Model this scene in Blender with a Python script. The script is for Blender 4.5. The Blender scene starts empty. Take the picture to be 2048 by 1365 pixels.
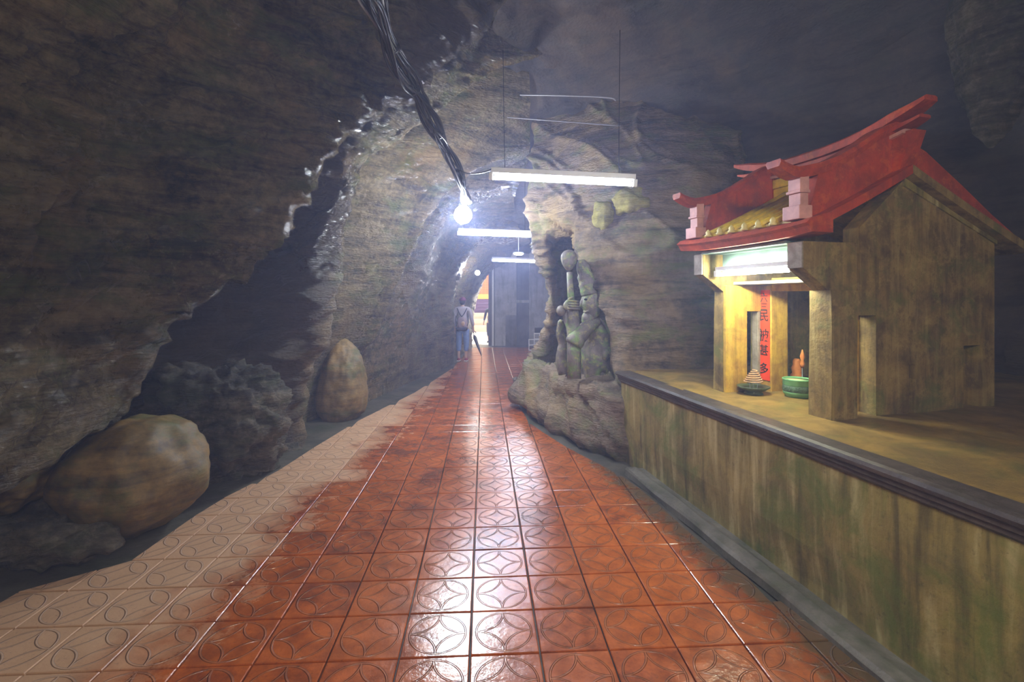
import bpy, bmesh, math, random
import numpy as np
from mathutils import Vector, Matrix, noise
random.seed(7)
PI = math.pi
S = bpy.context.scene
COL = S.collection
F, CY, CH = 980.0, 595.0, 1.7          # focal length in pixels, horizon row, eye height

# ------------------------------------------------------------------ camera
cam = bpy.data.cameras.new('camera'); camo = bpy.data.objects.new('camera', cam); COL.objects.link(camo)
camo.location = (0, 0, CH); camo.rotation_euler = (PI/2, 0, 0)
cam.sensor_width = 36; cam.lens = F/2048*36; cam.shift_y = -(682.5-CY)/2048; cam.clip_start = 0.05; cam.clip_end = 200
S.camera = camo
# ------------------------------------------------------------------ world, exposure
W = bpy.data.worlds.new('World'); S.world = W; W.use_nodes = True
W.node_tree.nodes['Background'].inputs[0].default_value = (1.0, 0.93, 0.84, 1)
W.node_tree.nodes['Background'].inputs[1].default_value = 2.6
S.view_settings.view_transform = 'Standard'; S.view_settings.look = 'None'
S.view_settings.exposure = 1.4; S.view_settings.gamma = 1.0; S.view_settings.use_curve_mapping = False
S.cycles.max_bounces = 5; S.cycles.diffuse_bounces = 3; S.cycles.glossy_bounces = 3; S.cycles.use_adaptive_sampling = True; S.cycles.adaptive_threshold = .07; S.cycles.volume_bounces = 1
S.cycles.sample_clamp_indirect = 4.0; S.cycles.caustics_reflective = False; S.cycles.caustics_refractive = False
TUBE_E, BULB_E = 80.0, 200.0           # the strip lamps and bulbs of the passage
HAZE = 0.021

def P(px, py, D):
    return Vector(((px-1024)/F*D, D, CH+(CY-py)/F*D))

# ------------------------------------------------------------------ object helpers
def tag(o, label=None, cat=None, group=None, kind=None):
    if label: o['label'] = label
    if cat: o['category'] = cat
    if group: o['group'] = group
    if kind: o['kind'] = kind
    return o
def empty(name, loc=(0, 0, 0), rz=0):
    o = bpy.data.objects.new(name, None); COL.objects.link(o); o.location = loc; o.rotation_euler = (0, 0, rz)
    o.empty_display_size = .1
    return o
def link(name, me, m=None, parent=None, smooth=False):
    o = bpy.data.objects.new(name, me); COL.objects.link(o)
    if m is not None and not me.materials: me.materials.append(m)
    if parent: o.parent = parent
    if smooth: me.polygons.foreach_set('use_smooth', [True]*len(me.polygons))
    return o
def from_bm(name, bm, m, parent=None, smooth=False, bevel=0):
    if bevel:
        bmesh.ops.bevel(bm, geom=bm.edges[:], offset=bevel, segments=2, affect='EDGES', profile=.6)
    bmesh.ops.recalc_face_normals(bm, faces=bm.faces[:])
    me = bpy.data.meshes.new(name); bm.to_mesh(me); bm.free()
    return link(name, me, m, parent, smooth)
def box(bm, x0, x1, y0, y1, z0, z1, mat=None):
    vs = [bm.verts.new((x, y, z)) for x in (x0, x1) for y in (y0, y1) for z in (z0, z1)]
    for f in ((0, 1, 3, 2), (4, 6, 7, 5), (0, 4, 5, 1), (2, 3, 7, 6), (0, 2, 6, 4), (1, 5, 7, 3)):
        bm.faces.new([vs[i] for i in f])
    if mat is not None: bmesh.ops.transform(bm, matrix=mat, verts=vs)
    return vs
def boxo(name, b, m, parent=None, bevel=0.004):
    bm = bmesh.new(); box(bm, *b); return from_bm(name, bm, m, parent, bevel=bevel)
def prism(bm, pts, axis, a, b):
    """extrude a polygon; axis 'x': pts=(y,z), 'y': pts=(x,z), 'z': pts=(x,y)"""
    def mk(p, q):
        return {'x': (q, p[0], p[1]), 'y': (p[0], q, p[1]), 'z': (p[0], p[1], q)}[axis]
    A = [bm.verts.new(mk(p, a)) for p in pts]; B = [bm.verts.new(mk(p, b)) for p in pts]
    n = len(pts); bm.faces.new(A); bm.faces.new(B[::-1])
    for i in range(n): bm.faces.new((A[i], A[(i+1) % n], B[(i+1) % n], B[i]))
    return A+B
def lathe(bm, prof, n=24, c=(0, 0, 0)):
    rings = []
    for r, z in prof:
        rings.append([bm.verts.new((c[0]+r*math.cos(2*PI*i/n), c[1]+r*math.sin(2*PI*i/n), c[2]+z)) for i in range(n)])
    for a, b in zip(rings, rings[1:]):
        for i in range(n): bm.faces.new((a[i], a[(i+1) % n], b[(i+1) % n], b[i]))
    for r, rev in ((rings[0], True), (rings[-1], False)):
        try: bm.faces.new(r[::-1] if rev else r)
        except ValueError: pass
def tube(bm, pts, rad, n=8, cap=True):
    pts = [Vector(p) for p in pts]; rings = []
    up = Vector((0, 0, 1))
    for i, p in enumerate(pts):
        d = (pts[min(i+1, len(pts)-1)]-pts[max(i-1, 0)]).normalized()
        if abs(d.dot(up)) > .95: up = Vector((1, 0, 0)) if abs(d.x) < .9 else Vector((0, 1, 0))
        s = d.cross(up).normalized(); u = s.cross(d).normalized(); up = u
        r = rad[i] if hasattr(rad, '__len__') else rad
        rings.append([bm.verts.new(p+s*(r*math.cos(2*PI*k/n))+u*(r*math.sin(2*PI*k/n))) for k in range(n)])
    for a, b in zip(rings, rings[1:]):
        for k in range(n): bm.faces.new((a[k], a[(k+1) % n], b[(k+1) % n], b[k]))
    if cap: bm.faces.new(rings[0][::-1]); bm.faces.new(rings[-1])
def smoothpath(pts, n=8):
    a = np.array([tuple(p) for p in pts], float)
    return [Vector(p) for p in cr_axis(a, [n]*(len(a)-1))]

# ------------------------------------------------------------------ grid lofts
def cr_axis(a, ns, axis=0):
    """Catmull-Rom interpolation of a control array along axis; ns = steps per segment"""
    a = np.moveaxis(a, axis, 0); n = len(a); out = []
    for i in range(n-1):
        p0 = a[i-1] if i > 0 else 2*a[0]-a[1]; p1 = a[i]; p2 = a[i+1]
        p3 = a[i+2] if i+2 < n else 2*a[-1]-a[-2]
        for k in range(ns[i]):
            t = k/ns[i]
            out.append(.5*((2*p1)+(-p0+p2)*t+(2*p0-5*p1+4*p2-p3)*t*t+(-p0+3*p1-3*p2+p3)*t**3))
    out.append(a[-1])
    return np.moveaxis(np.array(out), 0, axis)
def loft(ctrl, res_r, res_k, lo=3):
    """ctrl [R,K,3]; res_r(i) target edge length for ring segment i"""
    a = np.array([[tuple(p) for p in row] for row in ctrl], float)
    dr = np.linalg.norm(np.diff(a, axis=0), axis=2).mean(1)
    dk = np.linalg.norm(np.diff(a, axis=1), axis=2).mean(0)
    nr = [max(lo, int(math.ceil(d/res_r(i)))) for i, d in enumerate(dr)]
    nk = [max(lo, int(math.ceil(d/res_k))) for d in dk]
    return cr_axis(cr_axis(a, nr, 0), nk, 1)
def displace(g, fn, sign=1):
    """g [A,B,3] grid; fn(point)->height; moved along the grid normal"""
    du = np.gradient(g, axis=0); dv = np.gradient(g, axis=1)
    n = np.cross(du, dv); n /= (np.linalg.norm(n, axis=2, keepdims=True)+1e-9)
    h = np.empty(g.shape[:2])
    for i in range(g.shape[0]):
        for j in range(g.shape[1]):
            h[i, j] = fn(Vector(g[i, j]))
    return g+n*h[..., None]*sign
def grid_obj(name, g, m, parent=None):
    A, B = g.shape[:2]
    me = bpy.data.meshes.new(name)
    v = g.reshape(-1, 3)
    idx = np.arange(A*B).reshape(A, B)
    q = np.stack([idx[:-1, :-1], idx[1:, :-1], idx[1:, 1:], idx[:-1, 1:]], -1).reshape(-1)
    nf = (A-1)*(B-1)
    me.vertices.add(A*B); me.vertices.foreach_set('co', v.astype(np.float32).ravel())
    me.loops.add(nf*4); me.loops.foreach_set('vertex_index', q.astype(np.int32))
    me.polygons.add(nf); me.polygons.foreach_set('loop_start', np.arange(0, nf*4, 4, dtype=np.int32))
    me.polygons.foreach_set('use_smooth', np.ones(nf, bool))
    me.update(calc_edges=True); me.validate()
    return link(name, me, m, parent)
def rockfn(amp=.06, ledge=.03, fine=.012, seed=0., freq=1.1, pits=0.):
    off = Vector((seed*3.1, seed*7.7, seed*1.3))
    def fn(p):
        q = p+off
        big = noise.fractal(q*freq, 1.0, 2.1, 3)*amp
        w = noise.noise(q*.8)*.5
        s = noise.noise(Vector((q.x*.9, q.y*.9, (q.z+.18*q.y)*5.5+w)))
        s = abs(s)*2-.5
        f = noise.fractal(Vector((q.x*5, q.y*5, q.z*9)), .9, 2.2, 4)*fine
        c = noise.noise(Vector((q.x*1.6+q.z*1.1, q.y*1.6-q.z*1.2, q.z*.6+5)))
        crack = -.07*math.exp(-(c/.035)**2)
        c2 = noise.noise(Vector((q.x*.7+3, (q.y-q.z*.9)*1.1, (q.z-.5*q.y)*1.5)))
        crack -= .075*math.exp(-(c2/.05)**2)
        h = big+s*ledge+f+crack*min(1, amp/.06)
        if pits:
            n = noise.noise(Vector((q.x*3.2, q.y*3.2, q.z*6.5)))
            h -= pits*max(0., n-.18)*3.6
        return h
    return fn

# ------------------------------------------------------------------ materials
class NB:
    def __init__(s, name):
        s.m = bpy.data.materials.new(name); s.m.use_nodes = True; s.t = s.m.node_tree
        s.b = s.t.nodes['Principled BSDF']; s.out = s.t.nodes['Material Output']
    def n(s, typ, **kw):
        nd = s.t.nodes.new(typ)
        for k, v in kw.items():
            if k in nd.inputs.keys():
                s.set(nd.inputs[k], v)
            else: setattr(nd, k, v)
        return nd
    def set(s, sock, v):
        if isinstance(v, bpy.types.NodeSocket): s.t.links.new(v, sock)
        elif isinstance(v, (tuple, list)) and len(v) == 3 and sock.type == 'RGBA': sock.default_value = (*v, 1)
        else: sock.default_value = v
    def math(s, op, a, b=0.0, clamp=False):
        nd = s.t.nodes.new('ShaderNodeMath'); nd.operation = op; nd.use_clamp = clamp
        s.set(nd.inputs[0], a); s.set(nd.inputs[1], b); return nd.outputs[0]
    def mix(s, f, a, b, mode='MIX'):
        nd = s.t.nodes.new('ShaderNodeMix'); nd.data_type = 'RGBA'; nd.blend_type = mode
        s.set(nd.inputs[0], f); s.set(nd.inputs[6], a); s.set(nd.inputs[7], b); return nd.outputs[2]
    def co(s, kind='Object', scale=(1, 1, 1), rot=(0, 0, 0)):
        if kind == 'World': c = s.n('ShaderNodeNewGeometry').outputs['Position']
        else: c = s.n('ShaderNodeTexCoord').outputs[kind]
        mp = s.t.nodes.new('ShaderNodeMapping'); s.t.links.new(c, mp.inputs[0])
        mp.inputs['Scale'].default_value = scale; mp.inputs['Rotation'].default_value = rot
        return mp.outputs[0]
    def noise(s, vec, scale, detail=5, rough=.6, dist=0.):
        nd = s.n('ShaderNodeTexNoise', Vector=vec, Scale=scale, Detail=detail, Roughness=rough, Distortion=dist)
        return nd.outputs['Fac']
    def ramp(s, f, stops, interp='LINEAR'):
        nd = s.t.nodes.new('ShaderNodeValToRGB'); s.set(nd.inputs[0], f); cr = nd.color_ramp; cr.interpolation = interp
        while len(cr.elements) < len(stops): cr.elements.new(.5)
        for e, (p, c) in zip(cr.elements, stops):
            e.position = p; e.color = (*c, 1) if isinstance(c, tuple) else (c, c, c, 1)
        return nd.outputs[0]
    def bump(s, h, strength=.5, dist=.02, normal=None):
        nd = s.n('ShaderNodeBump', Height=h, Strength=strength, Distance=dist)
        if normal is not None: s.t.links.new(normal, nd.inputs['Normal'])
        return nd.outputs[0]
    def fin(s, col=None, rough=None, normal=None, spec=None, metal=None):
        if col is not None: s.set(s.b.inputs['Base Color'], col)
        if rough is not None: s.set(s.b.inputs['Roughness'], rough)
        if normal is not None: s.set(s.b.inputs['Normal'], normal)
        if spec is not None: s.set(s.b.inputs['Specular IOR Level'], spec)
        if metal is not None: s.set(s.b.inputs['Metallic'], metal)
        return s.m

def rock_mat(name, dark, mid, light, mossy=.35, wet=.35, moss=(.06, .10, .02), bump=.7, ochre=(.30, .17, .04), och=.4, stripe=.5, shaded_bed=None):
    k = NB(name); w = k.co('World'); st = k.co('World', (.8, .8, 6.0), (.08, 0, 0))
    n1 = k.noise(w, .9, 6, .62, .6); n2 = k.noise(st, 1.6, 8, .68, .5); n3 = k.noise(w, 14, 6, .7)
    f = k.math('ADD', k.math('MULTIPLY', n1, .4), k.math('ADD', k.math('MULTIPLY', n2, .45), k.math('MULTIPLY', n3, .45)))
    c = k.ramp(f, [(.52, dark), (.65, mid), (.80, light)])
    om = k.ramp(k.noise(w, .7, 5, .6, 1.0), [(.50, 0.), (.66, 1.)])
    c = k.mix(k.math('MULTIPLY', om, och), c, ochre)
    mm = k.ramp(k.noise(k.co('World', (1, 1, 1.8)), 1.7, 7, .72, .3), [(.50, 0.), (.64, 1.)])
    c = k.mix(k.math('MULTIPLY', mm, mossy), c, moss)
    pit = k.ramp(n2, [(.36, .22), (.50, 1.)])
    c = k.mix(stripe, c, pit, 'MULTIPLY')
    shaded_bedf = 1.0
    if shaded_bed:   # band of darker, smoother stone, with the buttress face's shade painted in
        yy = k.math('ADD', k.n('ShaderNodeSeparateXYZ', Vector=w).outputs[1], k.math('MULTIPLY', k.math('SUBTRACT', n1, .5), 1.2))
        bm_ = k.math('MULTIPLY', k.math('SMOOTH_MIN', k.math('MULTIPLY', k.math('SUBTRACT', yy, shaded_bed[0]), 3.0, True), k.math('MULTIPLY', k.math('SUBTRACT', shaded_bed[1], yy), 5.0, True)), .88, True)
        c = k.mix(bm_, c, shaded_bed[2])
    fine = k.noise(st, 9, 8, .75); vo = k.n('ShaderNodeTexVoronoi', Vector=k.co('World', (1, 1, 2)), Scale=22.0).outputs['Distance']
    h = k.math('ADD', k.math('MULTIPLY', n2, 1.1), k.math('ADD', k.math('MULTIPLY', fine, .7), k.math('ADD', k.math('MULTIPLY', vo, .3), k.math('MULTIPLY', n3, .5))))
    nr = k.bump(h, bump, .10)
    r = k.ramp(k.noise(w, .55, 3, .5), [(.42, .72-wet*.44), (.66, .82)])
    r = k.math('MULTIPLY', r, k.ramp(n3, [(.3, .7), (.7, 1.05)]))
    if wet > .9:   # seepage wets the rock near the roof
        zz = k.n('ShaderNodeSeparateXYZ', Vector=w).outputs[2]
        seep = k.ramp(k.math('MULTIPLY', k.math('ADD', zz, k.math('MULTIPLY', n1, 1.2)), .25), [(.62, 0.), (.92, 1.)])
        r = k.math('MULTIPLY', r, k.math('SUBTRACT', 1.0, k.math('MULTIPLY', seep, .62)))
    return k.fin(c, r, nr, .5)

def plaster(name, base, stain, moss, mossy=.5, streak=.5, rough=.8, hi=None, sc=1.0, bump=.35, paint=None, pa=.5):
    k = NB(name); o = k.co('Object'); sv = k.co('Object', (7*sc, 7*sc, .7*sc))
    n1 = k.noise(o, 3*sc, 7, .65, .5); n2 = k.noise(sv, 1.3, 6, .6, .3); n3 = k.noise(o, 30*sc, 5, .7)
    c = k.mix(k.ramp(n1, [(.38, 0.), (.62, 1.)]), base, stain)
    if hi: c = k.mix(k.math('MULTIPLY', k.ramp(n2, [(.52, 0.), (.66, 1.)]), streak), c, hi)
    c = k.mix(k.math('MULTIPLY', k.ramp(n2, [(.34, 1.), (.47, 0.)]), streak), c, tuple(x*.3 for x in stain))
    mm = k.ramp(k.noise(o, 2.3*sc, 7, .7, .6), [(.5, 0.), (.66, 1.)])
    c = k.mix(k.math('MULTIPLY', mm, mossy), c, moss)
    if paint: c = k.mix(k.math('MULTIPLY', k.ramp(k.noise(o, 5*sc, 7, .75, .15), [(.53, 0.), (.62, 1.)]), pa), c, paint)
    c = k.mix(k.ramp(n3, [(.28, .55), (.42, 0.)]), c, tuple(x*.35 for x in stain))
    h = k.math('ADD', k.math('MULTIPLY', n1, 1.), k.math('MULTIPLY', n3, .5))
    return k.fin(c, k.math('MULTIPLY', k.ramp(n1, [(.3, .8), (.7, 1.1)]), rough), k.bump(h, bump, .02), .4)

def simple(name, col, rough=.6, var=.25, sc=8., bump=.1, metal=0., spec=.5):
    k = NB(name); n = k.noise(k.co('Object'), sc, 5, .65)
    c = k.mix(k.ramp(n, [(.3, 0.), (.7, 1.)]), tuple(x*(1-var) for x in col), tuple(min(1, x*(1+var)) for x in col))
    return k.fin(c, rough, k.bump(n, bump, .01), spec, metal)
def emit(name, col, st):
    k = NB(name); k.b.inputs['Base Color'].default_value = (*col, 1)
    k.b.inputs['Emission Color'].default_value = (*col, 1); k.b.inputs['Emission Strength'].default_value = st
    return k.m

M = {}
M['rock'] = rock_mat('cave_rock', (.04, .030, .014), (.18, .135, .068), (.36, .28, .15), mossy=.6, wet=1.0, moss=(.10, .13, .03), bump=1.0, stripe=.4, shaded_bed=(4.6, 5.72, (.075, .050, .028)))
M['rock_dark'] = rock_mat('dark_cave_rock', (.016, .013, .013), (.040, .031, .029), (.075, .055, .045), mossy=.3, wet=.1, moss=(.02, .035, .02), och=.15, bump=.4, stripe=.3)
M['rock_pillar'] = rock_mat('pillar_rock', (.06, .042, .028), (.20, .14, .085), (.34, .25, .16), mossy=.55, wet=.25, moss=(.14, .19, .03), och=.5, ochre=(.34, .22, .05), bump=.6)
M['boulder'] = rock_mat('boulder_rock', (.05, .034, .014), (.15, .095, .03), (.26, .17, .055), mossy=.6, wet=.3, och=.7, bump=.22, stripe=.15)
M['rough'] = rock_mat('rough_rock', (.03, .026, .018), (.12, .10, .065), (.34, .29, .20), mossy=.5, wet=.3, och=.2, bump=1.)
M['ledge'] = plaster('ledge_plaster', (.32, .245, .07), (.17, .135, .04), (.10, .15, .02), .7, .7, .65, hi=(.55, .46, .22), sc=1.0)
M['ledge_top'] = plaster('ledge_top_concrete', (.34, .21, .055), (.17, .115, .04), (.10, .12, .03), .6, .1, .38, sc=1.3)
M['trim'] = plaster('moulding_concrete', (.10, .08, .07), (.05, .04, .035), (.05, .06, .03), .3, .2, .35, sc=2)
M['kerb'] = plaster('kerb_concrete', (.20, .185, .15), (.11, .105, .08), (.06, .08, .03), .6, .2, .35, sc=1.6)
M['ground'] = plaster('ground_concrete', (.10, .09, .065), (.055, .052, .038), (.045, .06, .025), .6, .1, .55, sc=.9)
M['shrine'] = plaster('shrine_plaster', (.29, .19, .05), (.12, .075, .022), (.11, .13, .022), .7, .45, .75, hi=(.40, .31, .11), sc=1.6, paint=(.52, .38, .12), pa=.25)
M['shrine_grey'] = plaster('shrine_bracket_plaster', (.36, .31, .26), (.22, .18, .14), (.16, .15, .09), .3, .3, .75, sc=3)
M['shrine_in'] = plaster('shrine_interior_plaster', (.62, .38, .05), (.38, .20, .04), (.24, .19, .03), .35, .4, .75, hi=(.75, .50, .10), sc=2.0)
M['red'] = plaster('red_paint', (.50, .062, .02), (.30, .045, .02), (.16, .05, .03), .35, .25, .5, sc=2.2, paint=(.62, .13, .03), pa=.45, bump=.2)
M['redpink'] = simple('faded_red_paint', (.60, .30, .27), .55, .25, 9, .2)
M['yellow'] = simple('yellow_glaze', (.72, .52, .035), .45, .35, 10, .2)
M['knob'] = simple('pale_yellow_glaze', (.75, .66, .25), .4, .15, 20, .1)
M['teal'] = simple('teal_soffit', (.10, .15, .14), .7, .4, 6, .2)
M['scroll'] = simple('red_paper', (.80, .055, .015), .7, .15, 7, .05)
M['ink'] = simple('black_ink', (.02, .02, .022), .5, .1)
M['jade'] = simple('green_glaze', (.17, .42, .19), .35, .15, 12, .05)
M['jadepale'] = simple('pale_green_glaze', (.52, .62, .30), .5, .2, 40, .1)
M['jadeband'] = simple('dark_carved_band', (.07, .13, .075), .5, .5, 60, 1.)
M['dish'] = simple('mossy_dark_stone', (.055, .08, .04), .4, .6, 14, .3)
M['incense'] = simple('incense_coil', (.62, .36, .20), .8, .2)
M['orange'] = simple('orange_wax', (.75, .25, .06), .6, .2)
M['conc'] = plaster('grey_concrete', (.46, .45, .46), (.30, .29, .30), (.15, .15, .13), .3, .5, .6, hi=(.45, .44, .42), sc=.9)
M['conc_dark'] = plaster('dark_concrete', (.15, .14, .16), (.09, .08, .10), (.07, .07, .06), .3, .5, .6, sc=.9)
M['white'] = simple('white_enamel', (.75, .75, .75), .4, .05)
M['metal'] = simple('steel', (.4, .4, .42), .35, .1, metal=.9)
M['cable'] = simple('black_cable_sheath', (.03, .03, .034), .2, .2, 30, .1)
M['cablew'] = simple('grey_cable_sheath', (.22, .21, .22), .35, .1, 30, .1)
M['tube'] = emit('fluorescent_glass', (.68, .74, 1.0), TUBE_E)
M['tube2'] = emit('shrine_tube_glass', (.95, 1.0, .80), 100.)
M['tube_fill'] = emit('warm_fill_glass', (1.0, .88, .66), 175.)
M['bulb'] = emit('bulb_glass', (.80, .88, 1.0), BULB_E)
M['bulb2'] = emit('small_bulb_glass', (.9, .92, 1.0), 90.)
M['disc'] = emit('ceiling_disc_glass', (.95, .97, 1.0), 22.)

# ------------------------------------------------------------------ haze in the damp cave air
k = NB('cave_haze'); k.t.nodes.remove(k.b)
vs = k.n('ShaderNodeVolumeScatter', Color=(.50, .60, 1.0), Density=HAZE, Anisotropy=.3)
k.t.links.new(vs.outputs[0], k.out.inputs['Volume'])
if HAZE > 0:
    bm = bmesh.new(); box(bm, -4.5, 6.5, -4.5, 17.3, -.5, 6.5)
    hz = from_bm('haze', bm, k.m); tag(hz, 'thin bluish haze hanging in the damp cave air', 'haze', kind='stuff')

# ------------------------------------------------------------------ left wall of the cave: ribs of rock, one ring after another
def row(*pts): return [Vector(p) if len(p) == 3 and not isinstance(p[0], str) else p for p in pts]
def w(D, *xz): return [Vector((p[0], p[2] if len(p) > 2 else D, p[1])) for p in xz]
def pr(D, *pp): return [P(p[0], p[1], p[2] if len(p) > 2 else D) for p in pp]
L = [
 w(-4.0, (-3.1, -.1), (-3.3, .4), (-3.3, .8), (-3.3, 1.2), (-3.2, 1.8), (-3.1, 2.4), (-2.8, 3.0), (-2.3, 3.5), (-1.6, 4.0), (-.8, 4.4), (0, 4.7)),
 w(0.0, (-3.1, -.1), (-3.3, .4), (-3.2, .75), (-3.05, 1.05), (-3.05, 1.7), (-3.05, 2.3), (-2.8, 3.0), (-2.35, 3.5), (-1.7, 4.0), (-.9, 4.4), (-.1, 4.7)),
 w(2.0, (-3.2, -.1), (-3.35, .35), (-3.3, .62), (-2.98, .72), (-2.95, 1.4), (-2.98, 2.2), (-2.8, 2.95), (-2.35, 3.45), (-1.7, 3.95), (-.95, 4.25), (-.2, 4.5)),
 w(3.0, (-3.25, -.1, 3.1), (-3.35, .35, 3.1), (-3.28, .64, 3.1)) + pr(3.0, (60, 912, 2.95), (60, 700), (80, 450, 3.1), (150, 250, 3.2), (300, 100, 3.4), (500, -50, 3.6), (700, -150, 3.8), (900, -250, 3.9)),
 w(3.5, (-3.3, -.1), (-3.4, .4), (-3.2, .78)) + pr(3.5, (210, 855, 3.4), (225, 680, 3.5), (290, 500, 3.6), (380, 330, 3.7), (500, 180, 3.95), (650, 60, 4.25), (810, -40, 4.5), (950, -140, 4.6)),
 w(3.9, (-3.3, -.1), (-3.4, .45), (-3.05, .93)) + pr(4.2, (283, 768, 3.75), (350, 642, 4.0), (500, 540, 4.2), (598, 422, 4.3), (690, 268, 4.6), (800, 190, 4.95), (935, 92, 5.25), (1010, -10, 5.4)),
 w(4.3, (-3.5, -.1), (-3.7, .5), (-3.7, .95), (-3.7, 1.25), (-3.55, 1.85, 4.5), (-3.2, 2.5, 4.75), (-2.75, 3.0, 4.95), (-2.0, 3.5, 5.0), (-1.55, 4.15, 5.3), (-.75, 4.8, 5.6), (.0, 5.4, 5.8)),
 w(4.9, (-3.05, -.1), (-3.2, .5), (-3.2, .95)) + pr(5.2, (420, 700), (460, 610, 5.3), (530, 525, 5.4), (612, 430, 5.45), (690, 330, 5.5), (790, 238, 5.75), (900, 150, 5.95), (985, 55, 6.1)),
 w(5.4, (-2.62, -.1), (-2.66, .5), (-2.64, .9)) + pr(5.4, (550, 690), (580, 610), (620, 520, 5.45), (665, 425, 5.5), (722, 322, 5.7), (825, 240, 5.95), (940, 155, 6.15), (1040, 100, 6.25)),
 w(5.75, (-2.46, -.1)) + pr(5.8, (608, 800), (614, 748), (640, 690), (666, 610), (684, 520), (702, 420), (742, 308, 5.9), (858, 235, 6.15), (975, 148, 6.35), (1085, 108, 6.45)),
 w(6.2, (-2.85, -.1), (-2.95, .5), (-2.9, .9), (-2.85, 1.35), (-2.7, 1.9), (-2.55, 2.45), (-2.35, 3.05), (-1.98, 3.65, 6.3), (-1.3, 4.3, 6.6), (-.55, 4.95, 6.9), (.25, 5.3, 7.0)),
 w(6.9, (-2.8, -.1), (-2.75, .45), (-2.65, .8)) + pr(6.9, (680, 655), (700, 590), (722, 510), (745, 430), (795, 350), (875, 290, 7.0), (960, 240, 7.2), (1060, 190, 7.3)),
 w(7.4, (-2.6, -.1), (-2.55, .4), (-2.42, .85)) + pr(7.5, (735, 665), (765, 590), (785, 540), (808, 480), (838, 415), (900, 340), (975, 300, 7.7), (1060, 270, 7.8)),
 w(7.7, (-2.45, -.1), (-2.5, .4), (-2.42, .8)) + pr(7.7, (752, 670), (786, 592), (808, 535), (832, 486), (862, 425), (925, 360), (985, 325), (1060, 300)),
 w(8.3, (-2.35, -.1), (-2.42, .4), (-2.4, .85), (-2.35, 1.2), (-2.25, 1.75), (-2.15, 2.25), (-1.95, 2.75), (-1.6, 3.25), (-1.05, 3.6), (-.45, 3.85), (.25, 3.95)),
 pr(9.3, (795, 790), (795, 735), (800, 690), (808, 640), (820, 590), (838, 540), (855, 495), (885, 450), (920, 422), (965, 402), (1030, 390)),
 pr(11., (858, 760), (860, 705), (862, 668), (862, 630), (866, 590), (872, 555), (884, 515), (903, 478), (932, 450), (972, 432), (1030, 425)),
 pr(12.6, (903, 740), (906, 695), (908, 665), (906, 640), (906, 608), (912, 575), (922, 542), (938, 508), (958, 482), (988, 464), (1035, 452)),
 w(13.6, (-1.75, -.1), (-1.8, .5), (-1.8, 1.), (-1.8, 1.4), (-1.75, 1.8), (-1.65, 2.2), (-1.45, 2.6), (-1.15, 2.95), (-.75, 3.15), (-.25, 3.25), (.5, 3.25)),
 pr(15.3, (930, 715), (928, 680), (928, 655), (930, 630), (934, 605), (940, 580), (948, 560), (958, 540), (970, 522), (990, 508), (1030, 500)),
 pr(17.3, (944, 697), (943, 672), (944, 652), (946, 632), (950, 610), (955, 590), (961, 574), (968, 560), (977, 547), (990, 535), (1015, 525)),
 w(17.9, (-2.2, -.1), (-2.2, .4), (-2.2, .8), (-2.1, 1.2), (-2.0, 1.7), (-1.9, 2.2), (-1.8, 2.7), (-1.6, 3.1), (-1.3, 3.4), (-.8, 3.6), (-.2, 3.7)),
]
fn = rockfn(.06, .022, .036, 1., 1.0, pits=.06)
g = loft(L, lambda i: .05 if 2 <= i < 10 else (.06 if i < 15 and i > 1 else .12), .04)
def left_fn(p):
    a = 1.0 if p.y < 4.4 else max(.30, 1-(p.y-4.4)*.26)
    if p.y < 1.5: a = .8
    return fn(p)*a
g = displace(g, left_fn, sign=-1)
tag(grid_obj('wall_left', g, M['rock']), kind='structure')

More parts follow.
